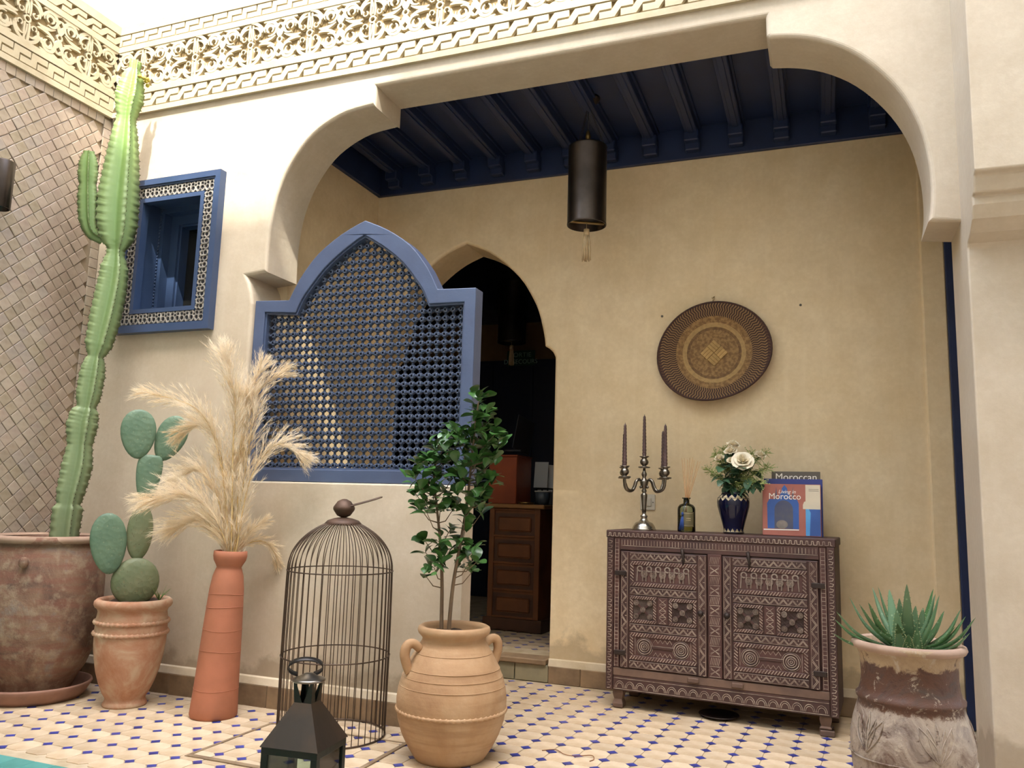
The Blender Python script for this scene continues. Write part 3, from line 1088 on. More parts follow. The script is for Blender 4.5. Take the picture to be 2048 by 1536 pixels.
def spindle(L, phase, step):
    # turned rod along +x from 0 to L, blocks at each crossing, double bead between
    prof = []
    k0 = math.floor((0 - phase) / step) - 1
    pts = []
    seq = [(-.5, .0082), (-.44, .0056), (-.39, .0086), (-.345, .0060), (-.33, .0095), (-.29, .0128), (.29, .0128), (.33, .0095), (.345, .0060), (.39, .0086), (.44, .0056)]
    k = k0
    while phase + k * step < L + step:
        for d, r in seq:
            x = phase + (k + d) * step
            if 0 < x < L:
                pts.append((x, r))
        k += 1
    pts = [(0, .006)] + pts + [(L, .006)]
    m = MB(); n = 8; vs = []; fs = []
    for x, r in pts:
        for a in range(n):
            an = 2 * PI * (a + .5) / n
            vs.append((x, r * math.cos(an), r * math.sin(an)))
    for i in range(len(pts) - 1):
        for a in range(n):
            a2 = (a + 1) % n
            fs.append((i * n + a, (i + 1) * n + a, (i + 1) * n + a2, i * n + a2))
    m.add(vs, fs)
    return m
inn2 = inset(inn, -.006)
z = 1.166 + GZ * .55
rows = []
while z < 2.38:
    xs = [x * .001 for x in range(-2810, -1600) if inside(x * .001, z, inn2)]
    if len(xs) > 20:
        x0, x1 = xs[0], xs[-1]
        ph = (-2.2 - x0) % GX
        spindle(x1 - x0, ph, GX).build('cross_spindle', 'blue_lattice', ls, (x0 - LX, .0, z - LZ))
    rows.append(z); z += GZ
x = -2.2 - GX * 14
while x < -1.61:
    zs = [q * .001 for q in range(1150, 2400) if inside(x, q * .001, inn2)]
    if x > -2.80 and len(zs) > 20:
        z0, z1 = zs[0], zs[-1]
        ph = (rows[0] - z0) % GZ
        spindle(z1 - z0, ph, GZ).build('upright_spindle', 'blue_lattice', ls, (x - LX, .0, z0 - LZ), (0, -PI / 2, 0))
    x += GX

# ================================================================ ROOM BEHIND THE DOORWAY
RX0, RX1, RY1 = -4.6, -.9, 7.4
struct(MB().box(RX0, RX1, 4.97, RY1 + .2, 0, .126).build('floor_reception', 'floor_grout'))
FR = bpy.data.objects['floor_reception']
for i in range(-14, 8):
    for j in range(8, 22):
        p = O0 + E1 * (i + .5) * PT + E2 * (j + 3 + .5) * PT
        if -2.8 < p.x < -1.5 and 4.76 < p.y < 6.6:
            mobj('floor_tile', om, FR, (p.x, p.y, .1265), (0, 0, ANG))
        p = O0 + E1 * i * PT + E2 * (j + 3) * PT
        if -2.8 < p.x < -1.5 and 4.76 < p.y < 6.6:
            mobj('tile_inlay', dm, FR, (p.x, p.y, .127), (0, 0, ANG))
struct(MB().box(-2.83, -1.50, 4.70, 4.98, 0, .1255).build('floor_threshold', 'floor_grout'))
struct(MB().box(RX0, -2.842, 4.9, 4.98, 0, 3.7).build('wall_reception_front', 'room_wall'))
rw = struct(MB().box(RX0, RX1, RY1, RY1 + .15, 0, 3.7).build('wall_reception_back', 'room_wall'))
MB().box(RX0, RX1, RY1 - .03, RY1, 0, 2.42).build('door_boarding', 'room_blue', rw)
for k in range(7):
    MB().cbox(-.012, .012, RY1 - .045, RY1 - .03, .2, 2.4, .003).build('board_batten', 'room_blue', rw, (-3.9 + .42 * k, 0, 0))
MB().box(RX0, RX1, RY1 - .02, RY1, 2.80, 2.95).build('painted_band', 'carve_back', rw)
MB().box(RX0, RX1, RY1 - .02, RY1, 2.955, 3.6).build('blue_boards', 'room_blue', rw)
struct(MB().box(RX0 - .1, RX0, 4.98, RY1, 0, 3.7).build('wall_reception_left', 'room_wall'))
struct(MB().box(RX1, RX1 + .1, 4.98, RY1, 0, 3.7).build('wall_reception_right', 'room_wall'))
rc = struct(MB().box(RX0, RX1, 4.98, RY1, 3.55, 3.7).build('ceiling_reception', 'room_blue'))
cp = MB().cbox(-3.4, -2.0, 5.7, 6.9, 3.46, 3.55, .01).build('carved_panel', 'carve_back', rc)
m = MB()
for i in range(9):
    for j in range(7):
        cx, cy = -3.3 + i * .15, 5.8 + j * .165
        an = [(cx + .06 * math.cos(a * .5), cy + .06 * math.sin(a * .5)) for a in range(11)]
        stroke(m, an, .02, 3.462, 3.448, lambda u, w, a: (u, w, a))
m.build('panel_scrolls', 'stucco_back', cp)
# emergency exit sign
sg = thing('exit_sign', 'dark green emergency exit sign on the far wall behind the arched doorway', 'sign', (-2.76, RY1 - .045, 2.435))
MB().cbox(-.145, .145, -.008, .008, -.075, .075, .002).build('plate', 'sign_green', sg)
text('lettering', 'SORTIE', .062, 'sign_text', sg, (0, -.009, .012), (PI / 2, 0, 0), align='CENTER', sx=1.1)
text('lettering', 'DE SECOURS', .062, 'sign_text', sg, (0, -.009, -.056), (PI / 2, 0, 0), align='CENTER', sx=.98)

# reception counter
ct = thing('reception_counter', 'dark wooden counter end with four raised panels inside the doorway', 'counter', (-2.085, 5.53, .127), math.radians(-3))
MB().cbox(-.195, .195, 0, 1.15, .07, .86, .004).build('carcass', 'counter_wood', ct)
m = MB(); m.prism([(-.225, .015), (-.15, .0), (-.1, .02), (-.05, .0), (0, .02), (.05, 0), (.1, .02), (.15, 0), (.225, .015), (.225, .09), (-.225, .09)], -.022, .0, 'y')
fixn(m.build('plinth', 'dark_wood', ct))
MB().cbox(-.225, .225, .0, 1.17, .0, .085, .004).build('base_frame', 'dark_wood', ct)
MB().cbox(-.235, .235, -.035, 1.18, .86, .89, .006).build('countertop', 'counter_top', ct)
for k in range(4):
    z0 = .105 + k * .188
    MB().box(-.158, .158, -.001, .004, z0, z0 + .155).build('panel_recess', 'dark_wood', ct)
    MB().cbox(-.13, .13, -.012, .0, z0 + .025, z0 + .13, .011).build('raised_panel', 'counter_wood', ct)
for sx in (-.178, .178):
    MB().cbox(sx - .02, sx + .02, -.014, .0, .09, .86, .003).build('stile', 'counter_wood', ct)
for k in range(5):
    MB().cbox(-.158, .158, -.014, .0, .09 + k * .188 - (.0 if k else 0), .09 + k * .188 + .016, .003).build('rail', 'counter_wood', ct)
TZ = .127 + .89
bx = thing('wooden_cabinet_box', 'reddish wooden box standing on the reception counter', 'box', (-2.205, 5.72, TZ))
MB().cbox(-.125, .095, -.12, .2, 0, .345, .004).build('case', 'box_wood', bx)
MB().cbox(-.13, .1, -.125, .205, .345, .36, .003).build('lid', 'box_wood', bx)
lp = thing('tilted_screen', 'thin dark screen propped on top of the reddish box', 'screen', (-2.19, 5.72, TZ + .39))
MB().cbox(-.10, .10, -.004, .004, 0, .26, .002).build('panel', 'black_obj', lp, (.06, 0, .002), (0, math.radians(14), math.radians(70)))
MB().box(-.05, .08, -.05, .05, 0, .012).build('foot', 'black_obj', lp)
for k, (dx, w) in enumerate(((0, .11), (.05, .12))):
    pp_ = tag(MB().box(-w / 2, w / 2, 0, .002, 0, .2 - k * .02).build('paper_sheet', 'paper', None, (-2.045 + dx, 5.95 + k * .05, TZ + .13), (math.radians(-8), math.radians(5 * k), 0)),
              ['white paper leaning behind the reddish box, left sheet', 'white paper leaning behind the reddish box, right sheet'][k], 'paper', 'papers on the counter')
ph_ = thing('paper_holder', 'dark holder with pale slots behind the reddish box on the counter', 'holder', (-1.99, 6.02, TZ))
MB().cbox(-.12, .12, 0, .06, 0, .15, .003).build('body', 'black_obj', ph_)
for k in range(5):
    MB().box(-.10 + k * .045, -.07 + k * .045, -.003, 0, .10, .115).build('slot_label', 'paper', ph_)
tb = thing('plastic_tub', 'grey plastic tub with a white rim on the reception counter', 'tub', (-1.945, 5.72, TZ))
MB().lathe([(.045, 0), (.056, .095), (.052, .095), (.042, .006), (.0, .006)], 20).build('tub_body', 'plastic_bucket', tb)
MB().lathe([(.055, .092), (.061, .094), (.061, .102), (.052, .102)], 20, cap=False).build('rim', 'paper', tb)
by = thing('small_tray', 'small dark tray lying beside the plastic tub', 'tray', (-2.03, 5.60, TZ))
MB().lathe([(0, 0), (.055, .0), (.062, .016), (.058, .016), (.05, .005), (0, .005)], 20).build('dish', 'brass', by)

# lamp of the reception room
def pendant(root, drop, R, H, mat, z_can):
    # origin at the bottom centre of the shade
    MB().lathe([(R, 0), (R * 1.015, .006), (R, .012), (R * .995, H - .012), (R * 1.01, H - .006), (R, H), (R - .004, H), (R - .004, 0), (R, 0)], 40, cap=False).build('shade', mat, root)
    MB().lathe([(R - .005, H - .01), (R * .25, H - .004), (R * .25, H), (R - .005, H - .004)], 32, cap=False).build('top_ring', mat, root)
    m = MB(); m.cbox(-R * .92, R * .92, -.012, .012, .012, .02, .002); m.build('crossbar', 'brass', root, None, (0, 0, .5))
    MB().lathe([(.016, H - .02), (.018, H + .03), (.011, H + .05), (.016, H + .06), (.010, H + .09), (.006, H + .1)], 14).build('socket', 'brass', root)
    for k in range(3):
        a = k * 2 * PI / 3 + .3
        p0 = Vector((R * .9 * math.cos(a), R * .9 * math.sin(a), H)); p1 = Vector((.006 * math.cos(a), .006 * math.sin(a), z_can - .05))
        m = MB()
        n = 22
        for i in range(n):
            c = p0.lerp(p1, (i + .5) / n); d = (p1 - p0) / n * .62
            ang = PI / 2 * (i % 2)
            side = Vector((-math.sin(a), math.cos(a), 0)) * .004
            if i % 2:
                side = d.cross(side).normalized() * .004
            loop = [c + d * math.cos(t) + side * math.sin(t) for t in [j * PI / 3 for j in range(6)]]
            m.tube(loop, .0011, 4, closed=True)
        m.build('chain', mat, root)
    MB().lathe([(0, z_can - .055), (.02, z_can - .05), (.045, z_can - .03), (.062, z_can - .012), (.066, z_can), (0, z_can)], 28).build('canopy', mat, root)
    MB().tube([(0, 0, H + .09), (0, 0, z_can - .04)], .0022, 6).build('cord', 'black_metal', root)
    ts = MB(); ts.lathe([(.016, -.035), (.017, -.02), (.016, 0), (.006, .004)], 12); hd = ts.build('tassel', 'raffia', root, (0, 0, -.022))
    m = MB(); r_ = random.Random(5)
    for i in range(46):
        a = r_.uniform(0, 2 * PI); q = math.sqrt(r_.random())
        m.tube([(.014 * q * math.cos(a), .014 * q * math.sin(a), -.03), (.022 * q * math.cos(a), .022 * q * math.sin(a), -.10), (.025 * q * math.cos(a), .025 * q * math.sin(a), -.168 - r_.uniform(0, .012))], .0022, 4)
    m.build('tassel_strands', 'raffia', hd)
    MB().tube([(0, 0, .014), (0, 0, -.022)], .0015, 5).build('tassel_cord', 'raffia', root)
pl = thing('pendant_lamp', 'dark metal cylinder pendant lamp with a raffia tassel hanging from the beamed ceiling', 'lamp', (-1.183, 4.12, 2.542))
pendant(pl, 0, .107, .452, 'lamp_metal', 3.284 - 2.542)
pl2 = thing('pendant_lamp', 'shadowy cylinder pendant lamp with tassel inside the dark doorway', 'lamp', (-2.55, 6.55, 2.42))
pendant(pl2, 0, .125, .55, 'lamp_metal', 3.545 - 2.42)

# wall sconce on the tiled wall
sc_ = thing('wall_sconce', 'dark metal cylinder sconce on the tiled left wall', 'lamp', (-3.935, 2.765, 2.45))
MB().lathe([(.058, 0), (.06, .004), (.06, .246), (.058, .25), (.054, .25), (.054, 0), (.058, 0)], 32, cap=False).build('cylinder', 'lamp_metal', sc_)
MB().lathe([(0, .03), (.054, .03)], 24, cap=False).build('diffuser', 'black_obj', sc_)
MB().cbox(-.092, -.05, -.03, .03, .10, .16, .004).build('bracket', 'lamp_metal', sc_)

# light switch, wall plugs
sw = thing('light_switch', 'square white light switch on the wall behind the candelabra', 'switch', (-.951, YB, 1.052))
MB().cbox(-.043, .043, -.009, .002, -.045, .045, .003).build('plate', 'switch_white', sw)
MB().cbox(-.014, .014, -.017, -.008, -.024, .024, .003).build('rocker', 'switch_white', sw, (.008, 0, .002), (.12, 0, 0))
for q in (-.031, .031):
    MB().lathe([(0, 0), (.003, 0), (.003, .002), (0, .002)], 8).build('screw', 'print_dark', sw, (q, -.0095, 0), (PI / 2, 0, 0))
for (x, z), lb in (((-.872, 2.142), 'small dark wall plug left of the woven basket'), ((-.10, 2.163), 'small dark wall plug right of the woven basket')):
    o = MB().lathe([(0, .001), (.004, .001), (.0065, .004), (.007, 0), (0, -.002)], 10).build('wall_plug', 'print_dark', None, (x, YB - .001, z), (PI / 2, 0, 0))
    tag(o, lb, 'wall plug', 'wall plugs')

# ================================================================ WOVEN BASKET
bk = thing('wall_basket', 'round woven brown basket tray hanging on the back wall', 'basket', (-.572, YB - .012, 1.908))
def bk_r(a):
    return 1 + .045 * math.cos(2 * (a - math.radians(25))) + .015 * math.cos(3 * a + .7)
prof = [(0, .006), (.05, .006), (.13, .004), (.16, -.002), (.20, -.016), (.25, -.034), (.285, -.047), (.303, -.054), (.309, -.05), (.303, -.044), (.28, -.032), (.2, -.002), (.15, .012), (0, .016)]
m = MB(); vs = []; fs = []; n = 72
for r, d in prof:
    for i in range(n):
        a = 2 * PI * i / n; k = bk_r(a) if r > .1 else 1 + (bk_r(a) - 1) * r / .1
        vs.append((r * k * math.cos(a), d, r * k * math.sin(a) * .955))
for j in range(len(prof) - 1):
    for i in range(n):
        fs.append((j * n + i, j * n + (i + 1) % n, (j + 1) * n + (i + 1) % n, (j + 1) * n + i))
m.add(vs, fs, None, True)
m.build('woven_tray', 'basket_weave', bk, None, (math.radians(-3), 0, 0))
m = MB()
m.tube([(.306 * bk_r(2 * PI * i / 60) * math.cos(2 * PI * i / 60), -.052, .306 * bk_r(2 * PI * i / 60) * math.sin(2 * PI * i / 60) * .955) for i in range(60)], .006, 6, closed=True)
simple('basket_rim', '4a2a1e', '3a2018', 40, .6)
m.build('rim_binding', 'basket_rim', bk, None, (math.radians(-3), 0, 0))
simple('reed_pale', 'b8965c', 'a5834c', 30, .7, rnd=.25)
for i in range(2):
    for j in range(2):
        for k in range(3):
            m = MB()
            if (i + j) % 2:
                m.cbox(-.027, .027, -.003, .002, -.0085, .0085, .0012); p = (0, 0, (k - 1) * .0175)
            else:
                m.cbox(-.0085, .0085, -.003, .002, -.027, .027, .0012); p = ((k - 1) * .0175, 0, 0)
            c = Vector(((i - .5) * .055 + p[0], 0, (j - .5) * .055 + p[2]))
            an = math.radians(45)
            m.build('centre_reed', 'reed_pale', bk, (c.x * math.cos(an) - c.z * math.sin(an), -.0005, c.x * math.sin(an) + c.z * math.cos(an)), (0, -an, 0))
m = MB(); m.tube([(.0, -.03, .30), (.004, -.02, .312), (-.006, -.01, .322), (.004, -.006, .33), (.0, -.002, .315)], .004, 6)
m.build('hanging_loop', 'raffia', bk)
# ================================================================ POTS AND PLANTS
def facing(x, y):
    d = math.hypot(x, y)
    return math.atan2(-x / d, y / d)

def rope(mb, R, z, r, n, twist=1):
    # twisted clay cord round a pot
    vs = []; fs = []; k = 6; N = n * 4
    for i in range(N):
        a = 2 * PI * i / N
        rr = r * (1 + .28 * math.sin(a * n))
        for j in range(k):
            b = 2 * PI * j / k
            ph = .012 * math.sin(a * n + b)
            vs.append(((R + rr * math.cos(b)) * math.cos(a + ph), (R + rr * math.cos(b)) * math.sin(a + ph), z + rr * math.sin(b) * 1.15))
    for i in range(N):
        for j in range(k):
            fs.append((i * k + j, ((i + 1) % N) * k + j, ((i + 1) % N) * k + (j + 1) % k, i * k + (j + 1) % k))
    mb.add(vs, fs, None, True)

def soil(root, r, z, mat='soil'):
    m = MB(); rr = random.Random(int(r * 1000))
    n = 28; vs = [(0, 0, z + .012)]
    for q in (.35, .7, 1):
        for i in range(n):
            a = 2 * PI * i / n
            vs.append((r * q * math.cos(a), r * q * math.sin(a), z + rr.uniform(-.006, .008)))
    fs = [(0, 1 + i, 1 + (i + 1) % n) for i in range(n)]
    for j in range(2):
        for i in range(n):
            fs.append((1 + j * n + i, 1 + (j + 1) * n + i, 1 + (j + 1) * n + (i + 1) % n, 1 + j * n + (i + 1) % n))
    m.add(vs, fs, None, True)
    return m.build('soil', mat, root)

# ---- saucer and the big weathered pot with the column cactus
sa = thing('pot_saucer', 'terracotta saucer under the big weathered pot in the left corner', 'saucer', (-3.722, 3.108, 0))
MB().lathe([(0, 0), (.215, 0), (.235, .02), (.252, .05), (.262, .068), (.258, .078), (.246, .074), (.232, .045), (.2, .022), (0, .022)], 48).build('dish', 'clay_dish', sa)
bp = thing('potted_tall_cactus', 'tall green columnar cactus growing in a big weathered clay pot', 'potted cactus', (-3.722, 3.108, .022), facing(-3.738, 3.108))
pr_ = [(0, .0), (.15, 0), (.165, .02), (.185, .07), (.22, .13), (.253, .22), (.270, .33), (.277, .45), (.275, .56), (.265, .64), (.25, .715), (.24, .735), (.262, .742), (.268, .757), (.262, .772), (.246, .774), (.236, .76), (.228, .70), (.225, .62)]
MB().lathe(pr_, 64, rfun=lambda a, z: 1 + .006 * math.sin(3 * a + z * 9) + .004 * math.sin(7 * a)).build('pot', 'weathered_clay', bp)
MB().lathe([(.2405, .738), (.263, .7425), (.2695, .757), (.263, .7735), (.246, .776), (.236, .764)], 64, cap=False).build('rim', 'rim_terra', bp)
m = MB(); m.ball((0, 0, 0), (.022, .014, .028), 10, 8); m.lathe([(.012, -.01), (.016, .0), (.012, .01)], 10)
m.build('lug', 'weathered_clay', bp, (-.10, -.262, .655), (.1, 0, 0))
soil(bp, .228, .70)

def column(name, path, widths, wings, ang0, parent, mat, ripple=.022, thorn_parent=True, yplane=0):
    # ribbed succulent stem: star cross-section swept along path
    P = catmull(path, 34)
    s = [0]
    for a, b in zip(P, P[1:]):
        s.append(s[-1] + (b - a).length)
    T = s[-1]
    seg = []
    vs = []; rim = []
    K = 8   # verts between wing tips
    for i, p in enumerate(P):
        t = (P[min(i + 1, len(P) - 1)] - P[max(0, i - 1)]).normalized()
        u = Vector((1, 0, 0)); u = (u - t * u.dot(t)).normalized(); w = t.cross(u) * -1
        f = s[i] / T
        W = interp(widths, p.z)
        for g, (an, k) in enumerate(wings):
            an2 = wings[(g + 1) % len(wings)][0] + (2 * PI if g == len(wings) - 1 else 0)
            k2 = wings[(g + 1) % len(wings)][1]
            for q in range(K):
                fr_ = q / K
                a = lerp(an, an2, fr_) + ang0
                if q == 0:
                    r = W * k * (1 + .035 * math.sin(s[i] / ripple * 2 * PI * .5))
                    rm = 1
                else:
                    v = abs(fr_ - .5) * 2
                    r = W * lerp(.24, lerp(k, k2, fr_), v ** 2.6 * .8) * (1 + .028 * math.sin((s[i] - 1.5 * r_prev(v, W)) / ripple * 2 * PI))
                    rm = max(0, v - .45)
                vs.append(p + u * (r * math.cos(a)) + w * (r * math.sin(a))); rim.append(rm)
    n = len(wings) * K
    fs = []
    for i in range(len(P) - 1):
        for j in range(n):
            fs.append((i * n + j, i * n + (j + 1) % n, (i + 1) * n + (j + 1) % n, (i + 1) * n + j))
    m = MB(); m.add(vs, fs, None, True)
    m.f.append(tuple(reversed(range(n)))); m.sm.append(False)
    m.f.append(tuple((len(P) - 1) * n + j for j in range(n))); m.sm.append(False)
    o = m.build(name, mat, parent)
    at = o.data.attributes.new('rim', 'FLOAT', 'POINT')
    at.data.foreach_set('value', rim)
    th = MB()
    d = 0; i = 0
    nxt = .012
    for i in range(1, len(P) - 1):
        if s[i] >= nxt:
            nxt = s[i] + .018
            for g in range(len(wings)):
                v = Vector(vs[i * n + g * K]); c = P[i]
                dr = (v - c).normalized()
                sd = Vector((0, 0, 1))
                for q in (-1, 1):
                    tip = v + dr * .007 + sd * .004 * q
                    b1 = v + sd * .0022; b2 = v - sd * .0022; b3 = v + dr.cross(sd) * .002
                    th.add([b1, b2, b3, tip], [(0, 1, 3), (1, 2, 3), (2, 0, 3)])
    if th.v:
        tt = th.build('thorns', 'thorn', o); tt['kind'] = 'stuff'
    return o
def r_prev(v, W):
    return v * W
rot0 = facing(-3.738, 3.108)
def rel(ax, ay, bx, by, pts, dy=0):
    # points given in the plane through (ax, ay) facing the viewer -> local frame of a thing at (bx, by)
    r0 = facing(ax, ay); R = Vector((math.cos(r0), math.sin(r0))); N = Vector((-R.y, R.x))
    rb = facing(bx, by); RB = Vector((math.cos(rb), math.sin(rb))); NB = Vector((-RB.y, RB.x))
    out_ = []
    for p in pts:
        x, z = p[0], p[1]; d = p[2] if len(p) > 2 else 0
        w = Vector((ax, ay)) + R * x + N * (d + dy) - Vector((bx, by))
        out_.append((w.dot(RB), w.dot(NB), z))
    return out_
W4 = [(-.12, 1.12), (math.radians(70), .75), (PI - .1, 1.12), (math.radians(262), .34)]
BZ = .022
cpath = [(-.018, .70), (-.013, .962), (.007, 1.156), (.011, 1.365), (.021, 1.458), (.031, 1.605), (.04, 1.735), (.065, 1.934), (.085, 2.159), (.083, 2.327), (.080, 2.383), (.072, 2.61), (.071, 2.899), (.068, 3.129), (.077, 3.256), (.087, 3.43)]
cw = [(.70, .060), (.80, .062), (.93, .066), (.955, .052), (1.02, .062), (1.15, .068), (1.26, .055), (1.36, .070), (1.44, .062), (1.458, .042), (1.52, .056), (1.64, .058), (1.70, .05), (1.735, .036), (1.80, .062), (1.95, .072), (2.10, .072), (2.24, .066), (2.315, .044), (2.345, .042), (2.40, .078), (2.50, .098), (2.65, .100), (2.80, .088), (2.95, .074), (3.07, .058), (3.125, .047), (3.18, .058), (3.26, .072), (3.34, .062), (3.41, .048), (3.44, .03)]
cpath = [(x * (1 + .045 * max(0, z - 1.0) / 2.4), z + .0 , .13 * max(0, z - 1.0) / 2.4) for x, z in cpath]
cpath = [(x, 1.03 + (z - 1.03) * (1 + .029 * max(0, z - 1.0) / 2.4), d) for x, z, d in cpath]
loc3 = [(a, b, c - BZ) for a, b, c in rel(-3.64, 3.13, -3.738, 3.108, cpath)]
st = column('cactus_stem', loc3, [(z - BZ, w) for z, w in cw], W4, -.15, bp, 'euphorbia')
ap = [(a, b, c - BZ) for a, b, c in rel(-3.64, 3.13, -3.738, 3.108, [(.02, 2.395, .075), (-.035, 2.42, .075), (-.062, 2.48, .075), (-.078, 2.60, .075), (-.09, 2.74, .075), (-.097, 2.88, .075)])]
column('cactus_arm', ap, [(2.35 - BZ, .02), (2.42 - BZ, .032), (2.5 - BZ, .044), (2.62 - BZ, .046), (2.69 - BZ, .038), (2.74 - BZ, .046), (2.82 - BZ, .042), (2.87 - BZ, .026)], W4, .3, bp, 'euphorbia')
simple('cactus_flower', 'c9b84a', 'a89a3a', 20, .7)
rr = random.Random(2)
tip = Vector(rel(-3.64, 3.13, -3.738, 3.108, [(.135, 3.40, .13)])[0]) - Vector((0, 0, BZ))
for k in range(7):
    MB().ball((0, 0, 0), (.012, .012, .008), 8, 6).build('flower_bud', 'cactus_flower', bp, tip + Vector((rr.uniform(-.02, .03), rr.uniform(-.02, .02), rr.uniform(-.03, .03))), (rr.uniform(-1, 1), rr.uniform(-1, 1), 0))

# ---- prickly pear
px_, py_ = -3.213, 3.195
pc = thing('potted_prickly_pear', 'prickly pear cactus with flat round pads in a rope-banded terracotta pot', 'potted cactus', (px_, py_, 0), facing(px_, py_))
MB().lathe([(0, 0), (.098, 0), (.102, .008), (.096, .02), (.090, .03), (.093, .042), (.106, .062), (.126, .11), (.143, .165), (.156, .23), (.163, .29), (.165, .35), (.164, .40), (.160, .43), (.158, .445), (.162, .458), (.174, .468), (.180, .480), (.178, .495), (.166, .506), (.152, .505), (.144, .495), (.142, .45)], 56).build('pot', 'pink_clay', pc)
for z in (.345, .398):
    m = MB(); rope(m, .166, z, .0085, 44); m.build('rope_band', 'pink_clay', pc)
soil(pc, .143, .487)
def pad(cx, cz, w, hh, ang, th, mat, dy=0, yaw=0, top=.0, sq=1.0):
    m = MB(); nu, nv = 24, 14; vs = []; fs = []
    for j in range(nv + 1):
        v = -PI / 2 + PI * j / nv
        for i in range(nu):
            a = 2 * PI * i / nu
            zz = math.sin(v); rr_ = max(0, math.cos(v)) ** (sq if zz > 0 else 1)
            wf = 1 + top * zz
            x = rr_ * math.cos(a) * w / 2 * wf
            y = rr_ ** .7 * math.sin(a) * th / 2 if rr_ > 0 else 0
            vs.append((x, y, zz * hh / 2))
    for j in range(nv):
        for i in range(nu):
            fs.append((j * nu + i, j * nu + (i + 1) % nu, (j + 1) * nu + (i + 1) % nu, (j + 1) * nu + i))
    m.add(vs, fs, None, True)
    o = m.build('pad', mat, pc, (cx, dy, cz), (0, ang, yaw))
    sp = MB(); r_ = random.Random(int(cx * 1000) + 50)
    for q in range(26):
        a = r_.uniform(0, 2 * PI); f = math.sqrt(r_.random()) * .88
        x, z = f * math.cos(a) * w / 2 * (1 + top * f * math.sin(a)), f * math.sin(a) * hh / 2
        y = -th / 2 * math.sqrt(max(0.02, 1 - f * f)) ** .8
        sp.ball((x, y, z), (.0015, .0012, .0015), 5, 4)
    s_ = sp.build('areoles', 'thorn' if mat == 'pad_old' else 'pad_old', o); s_['kind'] = 'stuff'
    return o
pad(-.003, .585, .222, .235, 0, .07, 'pad_old', .0)
pad(-.003, .828, .122, .278, .02, .045, 'pad_old', .005)
pad(.012, 1.085, .112, .264, .05, .036, 'pad_green', .005, top=.34, sq=.45)
pad(-.052, 1.318, .165, .252, -.06, .034, 'pad_green', 0, top=.16)
pad(.100, 1.305, .150, .246, .34, .034, 'pad_green', .012, -.25, top=.18)
pad(-.138, .772, .164, .298, -.12, .036, 'pad_green', -.025, .12, top=.14)
m = MB(); rr = random.Random(9)
for k in range(14):
    a = rr.uniform(0, 2 * PI)
    m.tube([(.115, .0, .49), (.115 + .02 * math.cos(a), .02 * math.sin(a), .52), (.115 + .05 * math.cos(a), .05 * math.sin(a), .545 + rr.uniform(-.02, .03))], [.0018, .0014, .0004], 4)
g_ = m.build('grass_tuft', 'grass', pc); g_['kind'] = 'stuff'

# ---- terracotta vase with pampas
vx, vy = -2.70, 3.225
vs_ = thing('tall_vase', 'tall tapering orange terracotta vase on the floor by the facade', 'vase', (vx, vy, 0), facing(vx, vy))
vb = MB(); vb.lathe([(0, 0), (.103, 0), (.108, .012), (.106, .05), (.101, .13), (.094, .29), (.086, .46), (.079, .58), (.071, .64), (.061, .672), (.057, .682), (.061, .692), (.074, .715), (.078, .735), (.077, .758), (.070, .760), (.068, .74), (.05, .69), (.05, .60), (0, .60)], 48)
vbo = vb.build('body', 'terra_orange', vs_, None, (0, math.radians(1.7), 0))
for z, r in ((.128, .1012), (.30, .0937), (.395, .0894), (.50, .0843), (.56, .0805)):
    MB().tube([(r * math.cos(a * PI / 24), r * math.sin(a * PI / 24), z + .003 * math.sin(a * PI / 12 + z * 20)) for a in range(48)], .0013, 4, closed=True).build('throwing_ridge', 'terra_orange', vbo)
plumes = [
 ([(.023, .763), (-.004, 1.244), (-.013, 1.49), (-.082, 1.695)], .105, 'tallest pampas plume at the top of the vase', .45),
 ([(.041, .763), (.03, 1.294), (.056, 1.52), (.098, 1.667)], .07, 'slim pampas plume just right of the tallest one', .5),
 ([(.046, .763), (.044, 1.295), (.101, 1.548), (.205, 1.653)], .07, 'pampas plume arching right across the lattice', .45),
 ([(.014, .763), (-.06, 1.192), (-.181, 1.43), (-.417, 1.499)], .075, 'long pampas plume sweeping far left above the cactus pads', .42),
 ([(.018, .763), (-.064, 1.241), (-.153, 1.358), (-.247, 1.323)], .075, 'pampas plume drooping left beside the upper cactus pad', .4),
 ([(.046, .763), (.086, 1.101), (.192, 1.273), (.316, 1.229)], .08, 'pampas plume arching right and drooping over the lattice corner', .4),
 ([(.036, .763), (.062, 1.173), (.077, 1.396), (.058, 1.495)], .085, 'upright pampas plume along the lattice edge', .35),
 ([(.007, .763), (-.087, .951), (-.205, 1.019), (-.357, .996)], .105, 'broad pale pampas plume reaching left at mid height', .3),
 ([(.007, .763), (-.057, .856), (-.14, .902), (-.257, .849)], .09, 'lowest left pampas plume drooping beside the vase neck', .25),
 ([(.014, .763), (-.072, 1.047), (-.147, 1.14), (-.252, 1.108)], .08, 'pampas plume bending left under the drooping one', .35),
 ([(.059, .763), (.154, .805), (.215, .769), (.248, .70)], .036, 'small pampas plume drooping right of the vase mouth', .25),
 ([(.027, .763), (.019, 1.002), (.025, 1.172)], .085, 'dense upright pampas plume in the middle of the bunch', .2),
 ([(.055, .763), (.104, .847), (.166, .901)], .03, 'short thin pampas sprig right of the vase mouth', .3),
]
rp = random.Random(21)
